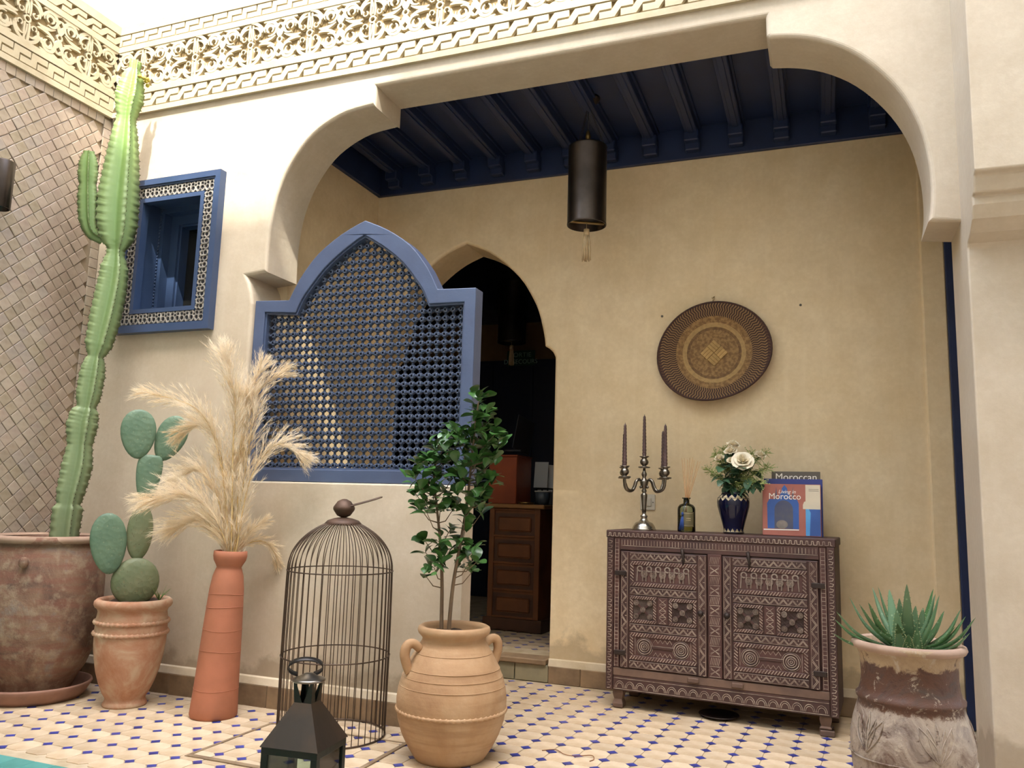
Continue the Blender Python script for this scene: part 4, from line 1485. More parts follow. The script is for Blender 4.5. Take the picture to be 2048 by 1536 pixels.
for idx, (pts, wd, lb, t0) in enumerate(plumes):
    dy = rp.uniform(-.035, .035)
    base = Vector((.022 + (pts[0][0] - .03) * .6, dy * .5, .62))
    P = catmull([base] + [Vector((x, dy * (1 + i) * .8, z)) for i, (x, z) in enumerate(pts)], 10)
    root = thing('pampas_plume', lb, 'dried grass', (vx, vy, 0), facing(vx, vy), 'pampas plumes in the terracotta vase')
    MB().tube(P, [lerp(.0042, .0012, i / (len(P) - 1)) for i in range(len(P))], 5).build('stalk', 'pampas_stem', root)
    m = MB()
    def hair(p, d1, d2, wv):
        m.add([p - wv, p + wv, p + d1 + wv * .8, p + d1 - wv * .8, p + d2], [(0, 1, 2, 3), (3, 2, 4)])
    t0 = max(.12, t0 - .1)
    NB = int(1150 * wd * (1.35 - t0)) + 26
    for k in range(NB):
        t = t0 + (1 - t0) * ((k + rp.random()) / NB) ** .95
        i = min(len(P) - 2, int(t * (len(P) - 1))); f = t * (len(P) - 1) - i
        p = P[i].lerp(P[i + 1], f); tg = (P[i + 1] - P[i]).normalized()
        a = rp.uniform(0, 2 * PI)
        s1 = tg.cross(Vector((0, 1, 0.01))).normalized(); s2 = tg.cross(s1)
        rad = (s1 * math.cos(a) + s2 * math.sin(a))
        q = (t - t0) / (1 - t0)
        env = math.sin(PI * min(1, .16 + .74 * q)) ** .7
        L = wd * env * rp.uniform(.9, 1.75) + .018
        sp = rp.uniform(.22, .62)
        b0 = p; b1 = p + tg * L * .5 + rad * L * sp * .55; b2 = p + tg * L * .98 + rad * L * sp + Vector((0, 0, -.16 * L * rp.random()))
        B = [b0, b0.lerp(b1, .5) , b1, b1.lerp(b2, .5), b2]
        m.tube(B, [.0009, .0008, .0006, .0005, .0002], 3)
        for h in range(32):
            u = rp.random() ** .8 * 3.999; bi = int(u); o_ = B[bi].lerp(B[bi + 1], u - bi)
            bd = (B[bi + 1] - B[bi]).normalized()
            c2 = rp.uniform(0, 2 * PI)
            e1 = bd.cross(Vector((.3, 1, .2))).normalized(); e2 = bd.cross(e1)
            rr2 = e1 * math.cos(c2) + e2 * math.sin(c2)
            hl = (.020 + .12 * wd) * rp.uniform(.5, 1.3)
            hair(o_, bd * hl * .55 + rr2 * hl * .22, bd * hl * 1.05 + rr2 * hl * .5, bd.cross(rr2) * .0007)
    h_ = m.build('feathery_plume', 'pampas_hair', root); h_['kind'] = 'stuff'

# ---- birdcage
gx, gy = -2.045, 3.212
cg = thing('birdcage', 'tall domed wire birdcage with a rusty ball finial on the floor', 'birdcage', (gx, gy, 0), facing(gx, gy))
cp_ = [(.233, .006), (.234, .2), (.235, .34), (.234, .55), (.232, .705), (.227, .75), (.214, .79), (.187, .832), (.15, .868), (.11, .895), (.075, .914)]
wp = smooth2(cp_, 3)
wm = MB().tube([(r, 0, z) for r, z in wp], .0021, 5).mesh('wire', 'wire')
NW = 46
for k in range(NW):
    mobj('wire', wm, cg, None, (0, 0, 2 * PI * k / NW + .03))
for z, r, t in ((.006, .233, .0038), (.34, .237, .003), (.705, .234, .003)):
    MB().tube([(r * math.cos(a * PI / 30), r * math.sin(a * PI / 30), z) for a in range(60)], t, 6, closed=True).build('hoop', 'wire', cg)
MB().lathe([(.082, .906), (.084, .911), (.07, .926), (.04, .936), (.012, .94), (.012, .946), (0, .946)], 32).build('cap', 'rust', cg)
MB().lathe([(0, .936), (.008, .938), (.03, .948), (.047, .972), (.049, .980), (.047, .988), (.03, 1.012), (.01, 1.022), (0, 1.023)], 24).build('finial_ball', 'rust', cg)
hp = [(.0, -.03, .982), (.06, -.034, 1.0), (.13, -.03, 1.022), (.163, -.022, 1.034), (.166, -.010, 1.036), (.158, .004, 1.034), (.10, .01, 1.015), (.03, .012, .995)]
MB().tube(catmull(hp, 5), .0032, 6).build('handle_loop', 'wire', cg)

# ---- lantern
lx, ly = -1.626, 2.399
ln = thing('floor_lantern', 'dark metal and glass lantern with a pyramid roof in the foreground', 'lantern', (lx, ly, 0), facing(lx, ly) + math.radians(16.3 - 45))
a_ = .1
for sx in (-1, 1):
    for sy in (-1, 1):
        MB().cbox(min(sx * a_, sx * (a_ - .022)), max(sx * a_, sx * (a_ - .022)), min(sy * a_, sy * (a_ - .022)), max(sy * a_, sy * (a_ - .022)), .0, .228, .001).build('post', 'lantern_metal', ln)
for k in range(4):
    mt = (0, 0, k * PI / 2)
    MB().cbox(-a_, a_, -a_ - .0005, -a_ + .012, .205, .230, .001).build('top_rail', 'lantern_metal', ln, None, mt)
    MB().cbox(-a_, a_, -a_ - .0005, -a_ + .012, .0, .03, .001).build('bottom_rail', 'lantern_metal', ln, None, mt)
    MB().box(-a_ + .02, a_ - .02, -a_ + .006, -a_ + .008, .03, .206).build('pane', 'pane_glass', ln, None, mt)
    m = MB(); e = .104; t_ = .031
    m.add([(-e, -e, .228), (e, -e, .228), (t_, -t_, .356), (-t_, -t_, .356), (-e, -e + .004, .226), (e, -e + .004, .226), (t_, -t_ + .003, .354), (-t_, -t_ + .003, .354)],
          [(0, 1, 2, 3), (4, 7, 6, 5), (0, 4, 5, 1), (1, 5, 6, 2), (2, 6, 7, 3), (3, 7, 4, 0)])
    m.build('roof_panel', 'lantern_roof', ln, None, mt)
    m = MB(); q = .036
    m.add([(-t_, -t_, .352), (-.002, -t_, .352), (-q + .008, -q, .425), (-q, -q, .425)], [(0, 1, 2, 3)])
    m.add([(t_, -t_, .352), (.002, -t_, .352), (q - .008, -q, .425), (q, -q, .425)], [(0, 3, 2, 1)])
    m.add([(-t_, -t_ + .002, .352), (-.002, -t_ + .002, .352), (-q + .008, -q + .002, .425), (-q, -q + .002, .425)], [(3, 2, 1, 0)])
    m.add([(t_, -t_ + .002, .352), (.002, -t_ + .002, .352), (q - .008, -q + .002, .425), (q, -q + .002, .425)], [(0, 1, 2, 3)])
    m.build('chimney_flap', 'lantern_metal', ln, None, mt)
MB().cbox(-a_, a_, -a_, a_, 0, .008, .001).build('base_plate', 'lantern_metal', ln)
MB().lathe([(0, .420), (.054, .420), (.056, .424), (.054, .428), (.046, .430), (.030, .436), (.016, .444), (.008, .446), (0, .446)], 32).build('cap', 'pewter', ln)
hpts = []
for i in range(26):
    a = lerp(math.radians(-62), math.radians(242), i / 25)
    hpts.append((.058 * math.cos(a) - .012, .052 + .052 * math.sin(a) - .0))
m = MB(); vs = []; fs = []
for i, (u, w) in enumerate(hpts):
    tl_ = .45
    for dz in (-.009, .009):
        yy = dz * math.cos(tl_) + .0; zz = w
        vs.append((u, dz - w * .55 + .03, .432 + w * .62 + dz * .55))
for i in range(25):
    fs.append((2 * i, 2 * i + 1, 2 * i + 3, 2 * i + 2))
m.add(vs, fs, None, True)
hd_ = m.build('handle', 'black_metal', ln, None, (0, 0, math.radians(28)))
sm_ = hd_.modifiers.new('thick', 'SOLIDIFY'); sm_.thickness = .0022

# ---- big jar with the young tree
tx, ty = -1.447, 3.158
tp = thing('potted_tree', 'young rubber tree with glossy green leaves in an ochre clay jar with two handles', 'potted tree', (tx, ty, 0), facing(tx, ty))
MB().lathe([(0, 0), (.138, 0), (.147, .012), (.172, .05), (.198, .10), (.215, .15), (.223, .20), (.224, .235), (.219, .275), (.208, .315), (.190, .36), (.165, .405), (.145, .437), (.131, .460), (.128, .470), (.136, .480), (.146, .490), (.150, .502), (.147, .514), (.137, .520), (.124, .516), (.116, .502), (.115, .46)], 64, rfun=lambda a, z: 1 + .004 * math.sin(2 * a + 1)).build('jar', 'ochre_clay', tp)
m = MB(); rope(m, .2215, .195, .007, 60); m.build('rope_band', 'ochre_clay', tp)
for k, z in enumerate((.29, .325, .355, .415)):
    R = interp([(.275, .219), (.315, .208), (.36, .190), (.405, .165), (.437, .145)], z)
    MB().tube([((R + .0005) * math.cos(a * PI / 36), (R + .0005) * math.sin(a * PI / 36), z) for a in range(72)], .0016, 4, closed=True).build('throwing_ring', 'ochre_clay', tp)
for sgn in (-1, 1):
    hpth = catmull([(.148, 0, .432), (.178, 0, .455), (.205, 0, .448), (.214, 0, .415), (.204, 0, .375), (.192, 0, .345)], 5)
    o = MB().tube(hpth, [lerp(.017, .014, abs(i / (len(hpth) - 1) - .5) * 2) for i in range(len(hpth))], 10, flat=1.25).build('handle', 'ochre_clay', tp, None, (0, 0, math.radians(205 if sgn < 0 else 28)))
soil(tp, .116, .485)
tr1 = catmull([(-.045, 0, .46), (-.053, 0, .506), (-.059, .005, .7), (-.074, .01, .864), (-.104, .01, 1.072), (-.115, .01, 1.16)], 6)
tr2 = catmull([(-.018, -.01, .46), (-.022, -.01, .507), (-.012, -.012, .681), (.011, -.012, .846), (.035, -.005, 1.034), (.049, .0, 1.246), (.067, 0, 1.45)], 6)
for T in (tr1, tr2):
    MB().tube(T, [lerp(.0095, .0035, i / (len(T) - 1)) for i in range(len(T))], 8).build('trunk', 'stem_brown', tp)
clusters = [(.069, 1.462), (.08, 1.408), (.055, 1.375), (.115, 1.388), (.036, 1.32), (.089, 1.333), (.143, 1.313), (.048, 1.267), (.113, 1.259), (.162, 1.26), (.071, 1.215), (.136, 1.195), (-.039, 1.318), (-.07, 1.285), (-.006, 1.287), (-.101, 1.252), (-.047, 1.243), (.007, 1.234), (-.119, 1.187), (-.066, 1.189), (-.013, 1.18), (.041, 1.171), (.095, 1.151), (-.172, 1.186), (-.19, 1.122), (-.149, 1.133), (-.095, 1.124), (-.032, 1.126), (.022, 1.107), (.075, 1.098), (.128, 1.121), (-.192, 1.058), (-.156, 1.06), (-.113, 1.05), (-.061, 1.062), (-.008, 1.053), (.056, 1.034), (.109, 1.046), (-.164, .997), (-.131, .977), (-.079, .989), (-.026, .99), (.027, .971), (.101, .983), (-.034, .907), (.029, .908), (0, .856), (-.073, .843), (-.136, .852), (-.04, .813), (.023, .805), (.064, .837), (.086, .786), (-.134, .811), (-.094, .751), (-.06, .772), (.003, .763), (.055, .775), (-.131, .729), (.067, .734)]
lf = MB(); vs = []; fs = []
nl = 7
for i in range(nl + 1):
    t = i / nl
    w = .0215 * math.sin(PI * t ** 1.3) ** .72 + (.0012 if t < .3 else 0)
    zc = .004 * math.sin(PI * t) - .006 * t * t
    for j, q in enumerate((-1, -.5, 0, .5, 1)):
        vs.append((.064 * t, w * q, zc + .004 * abs(q) * math.sin(PI * t)))
for i in range(nl):
    for j in range(4):
        fs.append((i * 5 + j, (i + 1) * 5 + j, (i + 1) * 5 + j + 1, i * 5 + j + 1))
lf.add(vs, fs, None, True)
lme = lf.mesh('leaf', 'leaf_tree')
rl = random.Random(4)
tw = MB(); nleaf = 0
for (cx, cz) in clusters:
    cy = rl.uniform(-.09, .08) * (1 if cz > .95 else .8)
    c = Vector((cx, cy, cz))
    T = min((p for p in tr1 + tr2 if p.z < cz - .04), key=lambda p: (p - c).length + .6 * abs(p.z - cz + .12))
    mid = T.lerp(c, .5) + Vector((0, 0, -.02))
    tw.tube([T, mid, c], [.0028, .0022, .0014], 5)
    for k in range(5 if cz > .9 else 4):
        if nleaf >= 298:
            break
        a = rl.uniform(0, 2 * PI); el = rl.uniform(.0, 1.1)
        e = Euler((rl.uniform(-.5, .5), -el, a))
        s = rl.uniform(.75, 1.2)
        mobj('leaf', lme, tp, c + Vector((rl.uniform(-.008, .008), rl.uniform(-.008, .008), rl.uniform(-.018, .012))), e, (s, s, s)); nleaf += 1
o = tw.build('twigs', 'stem_brown', tp); o['kind'] = 'stuff'
fo = MB()
for (cx, cz) in clusters:
    if cz < .95 and rl.random() < .55:
        continue
    for k in range(5):
        c = Vector((cx + rl.gauss(0, .022), rl.uniform(-.10, .07), cz + rl.gauss(0, .02)))
        e = Euler((rl.uniform(-.5, .5), -rl.uniform(0, 1.1), rl.uniform(0, 2 * PI))); s = rl.uniform(.7, 1.1)
        fo.add([v.co for v in lme.vertices], [tuple(f.vertices) for f in lme.polygons], Matrix.Translation(c) @ e.to_matrix().to_4x4() @ Matrix.Scale(s, 4), True)
o = fo.build('leaf', 'leaf_tree', tp); o['kind'] = 'stuff'

# ---- aloe
ax_, ay_ = .235, 2.955
al = thing('potted_aloe', 'spiky green aloe in a large peeling brown and grey clay urn beside the pier', 'potted aloe', (ax_, ay_, 0), facing(ax_, ay_))
MB().lathe([(0, 0), (.115, 0), (.122, .012), (.128, .05), (.146, .12), (.163, .185), (.174, .24), (.179, .29), (.178, .34), (.169, .385), (.157, .425), (.152, .445), (.158, .452), (.159, .462), (.150, .470), (.144, .49), (.141, .52), (.142, .555), (.147, .585), (.153, .598), (.163, .604), (.168, .613), (.165, .623), (.154, .627), (.142, .622), (.134, .60), (.132, .55)], 64, rfun=lambda a, z: 1 + .005 * math.sin(2 * a + 2 + z * 4)).build('pot', 'peeling_clay', al)
MB().lathe([(.153, .5985), (.1635, .6035), (.1688, .613), (.1655, .6235), (.154, .628), (.142, .6225)], 64, cap=False).build('rim', 'rim_terra', al)
MB().tube([(.1795 * math.cos(a * PI / 36), .1795 * math.sin(a * PI / 36), .285 + .002 * math.sin(3 * a * PI / 36)) for a in range(72)], .003, 5, closed=True).build('incised_ring', 'peeling_clay', al)
# carved leaf sprays on the shoulder
def potr(z):
    return interp([(.24, .174), (.29, .179), (.34, .178), (.385, .169), (.425, .157)], z)
for a0 in (-1.15, -2.35, .2):
    for da, ww, hh in ((-.30, .10, .10), (.0, .035, .115), (.30, .09, .10), (.16, .05, .10), (-.16, .05, .10)):
        pth = []
        for i in range(13):
            t = i / 12
            an = a0 + da * t + (ww * math.sin(PI * t))
            z = .305 + hh * t
            r = potr(z) + .001
            pth.append((r * math.cos(an), r * math.sin(an), z))
        for i in range(11, -1, -1):
            t = i / 12
            an = a0 + da * t - (ww * math.sin(PI * t))
            z = .305 + hh * t
            r = potr(z) + .001
            pth.append((r * math.cos(an), r * math.sin(an), z))
        MB().tube(pth, .0022, 4).build('carved_leaf', 'peeling_clay', al)
soil(al, .138, .595)
aloe = [((-.003, .616), (.004, .811)), ((-.025, .614), (-.048, .784)), ((-.032, .613), (-.1, .783)), ((-.039, .62), (-.169, .751)), ((-.046, .62), (-.205, .711)), ((-.039, .613), (-.215, .678)), ((-.039, .613), (-.219, .64)), ((-.025, .622), (-.108, .748)), ((-.017, .623), (-.019, .762)), ((.019, .626), (.048, .736)), ((.026, .627), (.084, .781)), ((.033, .627), (.095, .779)), ((.04, .62), (.11, .724)), ((.047, .621), (.156, .736)), ((.053, .614), (.19, .722)), ((.046, .613), (.173, .676)), ((.039, .605), (.168, .716)), ((-.025, .599), (-.028, .73)), ((.001, .601), (.003, .655)), ((.025, .604), (.029, .676)), ((-.017, .599), (-.027, .676))]
ra = random.Random(11)
for k in range(6):
    aloe.insert(0, ((0, .6), (lerp(-.15, .15, k / 5) * .9, .70 + .06 * math.sin(k * 2.1) + .04)))
for i, ((x0, z0), (x1, z1)) in enumerate(aloe):
    front = i >= 23
    dep = -.05 if front else ra.uniform(-.10, .06)
    b = Vector((x0 * .8, -.03 if front else ra.uniform(-.02, .03), .592)); e = Vector((x1, dep, z1))
    out_ = (e - b); mid = b.lerp(e, .5) + Vector((out_.x * .14, 0, -.012 if abs(out_.x) > .08 else 0))
    P = catmull([b, mid, e], 7)
    L = out_.length
    W0 = .023 if L > .1 else .018
    vs = []; fs = []
    for k, p in enumerate(P):
        t = k / (len(P) - 1)
        tg = (P[min(k + 1, len(P) - 1)] - P[max(k - 1, 0)]).normalized()
        rad_ = Vector((p.x, p.y, 0)); rad_ = rad_.normalized() if rad_.length > .01 else Vector((0, -1, 0))
        side = (Vector((out_.x, out_.y, 0)).normalized().cross(Vector((0, 0, 1))) if abs(out_.x) > .045 else Vector((1, 0, 0)))
        side = (side - tg * side.dot(tg)).normalized()
        nn = side.cross(tg).normalized()
        w = W0 * (1 - t ** 1.7) + .0006
        for (u, v) in ((-1, .35), (-.5, -.05), (0, -.15), (.5, -.05), (1, .35), (.5, -.55), (0, -.75), (-.5, -.55)):
            vs.append(p + side * (w * u) + nn * (w * .55 * v + w * .2))
    n = 8
    for k in range(len(P) - 1):
        for j in range(n):
            fs.append((k * n + j, k * n + (j + 1) % n, (k + 1) * n + (j + 1) % n, (k + 1) * n + j))
    m = MB(); m.add(vs, fs, None, True)
    lfo = fixn(m.build('aloe_leaf', 'aloe_leaf', al))
    th = MB()
    for k in range(1, len(P) - 2):
        for j in (0, 4):
            v = Vector(vs[k * n + j]); d = (v - P[k]).normalized()
            th.add([v + Vector((0, 0, .0015)), v - Vector((0, 0, .0015)), v + d * .004], [(0, 1, 2)])
    t_ = th.build('leaf_teeth', 'sprig_bud', lfo); t_['kind'] = 'stuff'
# ================================================================ CARVED CABINET
cb = thing('carved_cabinet', 'low dark wooden cabinet with two carved doors against the back wall', 'cabinet', (-.522, 4.232, 0), math.radians(-4))
HW, CT = .56, .90
MB().cbox(-HW, HW, .004, .365, .09, .862, .004).build('carcass', 'carved_wood', cb)
MB().cbox(-HW - .006, HW + .006, -.012, .372, .860, CT, .004).build('top_board', 'carved_wood', cb)
def cmp_(u, w, a):
    return (u, -a, w)
def boxp(nm, x0, x1, z0, z1, a0, a1, mat, par, b=.002):
    return MB().cbox(x0, x1, -a1, -a0, z0, z1, b).build(nm, mat, par)
def zig(m, x0, x1, z0, z1, n, a, vert=False, w=.0021):
    # double zigzag lines with small ticks, running along x (or along z)
    L = (z1 - z0) if vert else (x1 - x0); Hh = (x1 - x0) if vert else (z1 - z0)
    p = L / n
    def q(u, v):
        return (x0 + v, z0 + u) if vert else (x0 + u, z0 + v)
    e = Hh * .14
    for i in range(n):
        u0 = p * i
        for off in (0, .24):
            s = p * off * .55
            stroke(m, [q(u0 + s, e), q(u0 + p * .5, Hh - e - off * Hh * .75)], w, a, a + .0016, cmp_)
            stroke(m, [q(u0 + p - s, e), q(u0 + p * .5, Hh - e - off * Hh * .75)], w, a, a + .0016, cmp_)
        stroke(m, [q(u0, Hh - e), q(u0, Hh * .62)], w * 1.3, a, a + .0016, cmp_)
    for v in (Hh * .03, Hh * .97):
        stroke(m, [q(0, v), q(L, v)], w * .7, a, a + .0014, cmp_)
def ropeband(m, x0, x1, z0, z1, n, a, vert=False, lean=1, w=.0032):
    L = (z1 - z0) if vert else (x1 - x0); Hh = (x1 - x0) if vert else (z1 - z0)
    p = L / n
    def q(u, v):
        return (x0 + v, z0 + u) if vert else (x0 + u, z0 + v)
    for i in range(n):
        u0 = p * (i + .15)
        stroke(m, [q(u0, Hh * .1 if lean > 0 else Hh * .9), q(u0 + p * .9, Hh * .9 if lean > 0 else Hh * .1)], w, a, a + .0018, cmp_)
def ringp(cx, cz, r, n=16):
    return [(cx + r * math.cos(2 * PI * i / n), cz + r * math.sin(2 * PI * i / n)) for i in range(n + 1)]
def rosette(par, cx, cz, R, a):
    MB().lathe([(R, 0), (R, .004), (R * .8, .006), (R * .74, .003), (R * .55, .003), (R * .5, .006), (R * .3, .006), (R * .26, .003), (R * .12, .003), (R * .1, .006), (0, .006)], 20).build('rosette', 'carved_wood', par, (cx, -a, cz), (PI / 2, 0, 0))
    m = MB()
    for f in (.88, .6, .36, .14):
        stroke(m, ringp(cx, cz, R * f), R * .085, a + .003, a + .0068, cmp_)
    return m

def door(xc, knob_side):
    d = MB().cbox(-.2235, .2235, -.010, .004, 0, .588, .002).build('door', 'carved_wood', cb, (xc, 0, .206))
    F = .010
    pale = MB()
    for s in (-1, 1):
        x0, x1 = (s * .2235, s * .178) if s < 0 else (s * .178, s * .2235)
        boxp('stile', x0 + .001, x1 - .001, .001, .587, F, F + .006, 'carved_wood', d)
        zig(pale, x0 + .006, x1 - .006, .006, .582, 9, F + .006, True)
    for z0, z1 in ((.004, .043), (.185, .226), (.368, .409), (.544, .584)):
        boxp('zigzag_rail', -.174, .174, z0, z1, F, F + .005, 'carved_wood', d)
        zig(pale, -.170, .170, z0 + .003, z1 - .003, 8, F + .005)
    def frame(x0, x1, z0, z1, t, n):
        for (a, b, c, e) in ((x0, x1, z0, z0 + t), (x0, x1, z1 - t, z1), (x0, x0 + t, z0 + t, z1 - t), (x1 - t, x1, z0 + t, z1 - t)):
            boxp('rope_frame', a, b, c, e, F, F + .006, 'carved_red', d)
        ropeband(pale, x0, x1, z0, z0 + t, n, F + .006)
        ropeband(pale, x0, x1, z1 - t, z1, n, F + .006)
        k = max(3, int(n * (z1 - z0 - 2 * t) / (x1 - x0)))
        ropeband(pale, x0, x0 + t, z0 + t, z1 - t, k, F + .006, True, -1)
        ropeband(pale, x1 - t, x1, z0 + t, z1 - t, k, F + .006, True, -1)
    # top panel: six arches over five rosettes
    frame(-.172, .172, .412, .541, .022, 24)
    boxp('recess', -.15, .15, .434, .519, F - .002, F + .001, 'carved_red', d, .0005)
    for k in range(6):
        cx = -.12 + k * .048
        m = MB(); stroke(m, [(cx + .013 * math.cos(t), .503 + .013 * math.sin(t)) for t in [j * PI / 5 - .4 for j in range(10)]], .007, F, F + .005, cmp_)
        stroke(m, [(cx - .012, .495), (cx - .016, .44)], .006, F, F + .005, cmp_)
        stroke(m, [(cx + .012, .495), (cx + .016, .44)], .006, F, F + .005, cmp_)
        m.build('keyhole_arch', 'carved_grey', d)
    for k in range(5):
        pm = rosette(d, -.096 + k * .048, .476, .019, F)
        pale.add(pm.v, pm.f)
    # middle panels: a cross of five rosettes each
    for s in (-1, 1):
        xa, xb = (-.172, -.032) if s < 0 else (.032, .172)
        frame(xa, xb, .229, .365, .018, 11)
        boxp('recess', xa + .018, xb - .018, .247, .347, F - .003, F, 'carved_grey', d, .0005)
        cx, cz = (xa + xb) / 2, .297
        m = MB()
        for q in (-1, 1):
            stroke(m, [(cx - .037, cz - .035 * q), (cx + .037, cz + .035 * q)], .012, F - .001, F + .005, cmp_)
        m.build('cross_bars', 'carved_wood', d)
        for ex, ez in ((0, 0), (-.036, -.034), (.036, -.034), (-.036, .034), (.036, .034)):
            pm = rosette(d, cx + ex, cz + ez, .0145, F + .002)
            pale.add(pm.v, pm.f)
    boxp('middle_strip', -.026, .026, .230, .364, F, F + .004, 'carved_red', d)
    for k in range(4):
        z0 = .236 + k * .031
        for q in (0, 1):
            stroke(pale, [(-.017, z0 + .026 * q), (.017, z0 + .026 * (1 - q))], .0022, F + .004, F + .0055, cmp_)
        stroke(pale, [(-.018, z0), (.018, z0)], .0022, F + .004, F + .0055, cmp_)
    # bottom panel: two large rosettes joined by a bar
    frame(-.172, .172, .046, .182, .022, 24)
    boxp('recess', -.15, .15, .068, .16, F - .002, F + .001, 'carved_red', d, .0005)
    boxp('link_bar', -.065, .065, .108, .120, F, F + .005, 'carved_wood', d)
    for s in (-1, 1):
        pm = rosette(d, s * .094, .114, .041, F)
        pale.add(pm.v, pm.f)
        stroke(pale, ringp(s * .094, .114, .044), .0018, F, F + .003, cmp_)
        stroke(pale, [(s * .143, .072), (s * .143, .156)], .0022, F + .001, F + .003, cmp_)
    stroke(pale, [(-.06, .122), (.06, .122)], .002, F + .004, F + .006, cmp_)
    for zz in (.072, .137):
        for k in range(4):
            x0 = -.048 + k * .024
            stroke(pale, [(x0, zz), (x0 + .012, zz + .018), (x0 + .024, zz)], .0018, F, F + .003, cmp_)
    o = pale.build('chalked_carving', 'carved_pale', d)
    # fittings
    MB().lathe([(.006, 0), (.007, .012), (.014, .02), (.016, .028), (.010, .036), (0, .038)], 12).build('knob', 'iron_fit', d, (knob_side * .198, -F - .006, .305), (PI / 2, 0, 0))
    for z in (.075, .475):
        MB().cbox(-.03, .03, -.006, 0, -.012, .012, .002).build('hinge', 'iron_fit', d, (-knob_side * .222, -F - .006, z))
    m = MB(); m.tube([(0, 0, 0), (.004, -.012, -.01), (.010, -.014, -.05), (.006, -.010, -.075)], [.010, .009, .006, .003], 6)
    m.build('latch', 'iron_fit', d, (knob_side * .10, -F - .002, .61))
    MB().cbox(-.028, .028, -.014, 0, -.010, .012, .003).build('stop_block', 'foot_wood', d, (knob_side * .155, -F, -.022))
    return d
door(-.262, 1); door(.262, -1)
# frame pieces around the doors
for s in (-1, 1):
    x0, x1 = (-.56, -.524) if s < 0 else (.524, .56)
    o = boxp('side_post', x0, x1, .092, .86, 0, .014, 'carved_wood', cb)
    m = MB()
    n = 30
    for k in range(n):
        z0 = .10 + k * .0252
        pts = [(x0 + .008, z0), (x0 + .024, z0 + .002), (x0 + .028, z0 + .012), (x0 + .012, z0 + .016)]
        stroke(m, pts, .0026, .014, .0158, cmp_)
    m.build('wave_carving', 'carved_pale', o)
    x0, x1 = (-.522, -.491) if s < 0 else (.491, .522)
    o = boxp('ladder_strip', x0, x1, .205, .86, 0, .009, 'carved_red', cb)
    m = MB()
    for k in range(34):
        stroke(m, [(x0 + .006, .215 + k * .0188), (x1 - .006, .215 + k * .0188)], .0022, .009, .0105, cmp_)
    for x in (x0 + .006, x1 - .006):
        stroke(m, [(x, .21), (x, .855)], .0018, .009, .0105, cmp_)
    m.build('rung_carving', 'carved_pale', o)
o = boxp('centre_post', -.034, .034, .205, .80, 0, .012, 'carved_red', cb)
m = MB()
for k in range(12):
    z0 = .212 + k * .0485
    stroke(m, [(-.026, z0), (.026, z0)], .0024, .012, .0136, cmp_)
    if k % 2:
        for j in range(6):
            stroke(m, [(-.024 + j * .008, z0 + .006), (-.016 + j * .008, z0 + .042)], .002, .012, .0136, cmp_)
    else:
        for q in (0, 1):
            for of in (0, .007):
                stroke(m, [(-.022, z0 + .006 + .036 * q + of * (1 - 2 * q)), (.022, z0 + .042 - .036 * q - of * (1 - 2 * q))], .002, .012, .0136, cmp_)
m.build('post_carving', 'carved_pale', o)
o = boxp('upper_rail', -.49, .49, .80, .86, 0, .010, 'carved_wood', cb)
m = MB()
for k in range(62):
    stroke(m, [(-.48 + k * .0157, .826), (-.48 + k * .0157, .852)], .0022, .010, .0117, cmp_)
stroke(m, [(-.485, .822), (.485, .822)], .002, .010, .0117, cmp_)
m.build('rung_carving', 'carved_pale', o)
m = MB()
for k in range(44):
    x = -.545 + k * .0252
    pts = [(x - .0126, .868), (x - .005, .870), (x - .004, .886), (x + .004, .886), (x + .005, .870), (x + .0126, .868)]
    stroke(m, pts, .0028, .012, .0142, cmp_)
m.build('wave_carving', 'carved_pale', cb)
o = boxp('lower_rail', -.522, .522, .165, .203, 0, .012, 'foot_wood', cb)
o = boxp('bottom_rail', -.522, .522, .092, .165, 0, .010, 'carved_wood', cb)
m = MB()
for k in range(19):
    x = -.486 + k * .054
    for r in (.024, .017):
        stroke(m, [(x + r * math.cos(t), .106 + r * 1.35 * math.sin(t)) for t in [j * PI / 9 for j in range(10)]], .0028, .010, .012, cmp_)
for z in (.100, .152):
    stroke(m, [(-.518, z), (.518, z)], .0024, .010, .0118, cmp_)
m.build('scallop_carving', 'carved_pale', o)
for s in (-1, 1):
    for yy in (.03, .32):
        MB().lathe([(.028, .03 if s > 0 else 0), (.036, .006 if s < 0 else .034), (.038, .022 if s < 0 else .038), (.028, .045), (.034, .06), (.038, .076), (.036, .092)], 4, smooth=False).build('foot', 'foot_wood', cb, (s * .50, yy, .0), (0, 0, PI / 4))
wd = tag(MB().cbox(-.03, .036, -.03, .035, 0, .0275, .004).build('wooden_wedge', 'foot_wood', None, (-.02, 4.228, .001), (0, 0, .05)), 'small wooden block under the right front foot of the cabinet', 'block')
wd2 = tag(MB().cbox(-.03, .036, -.03, .035, 0, .0275, .004).build('wooden_wedge', 'foot_wood', None, (-.0, 4.517, .001), (0, 0, .1)), 'wooden block in the shadow under the rear right foot of the cabinet', 'block')
ud = tag(MB().lathe([(0, 0), (.06, 0), (.10, .014), (.098, .017), (.058, .005), (0, .005)], 28).build('round_dish', 'iron_fit', None, (-.52, 4.33, .001)), 'dark round dish on the floor under the cabinet', 'dish')

# ================================================================ ON THE CABINET
TOPZ = CT + .0005
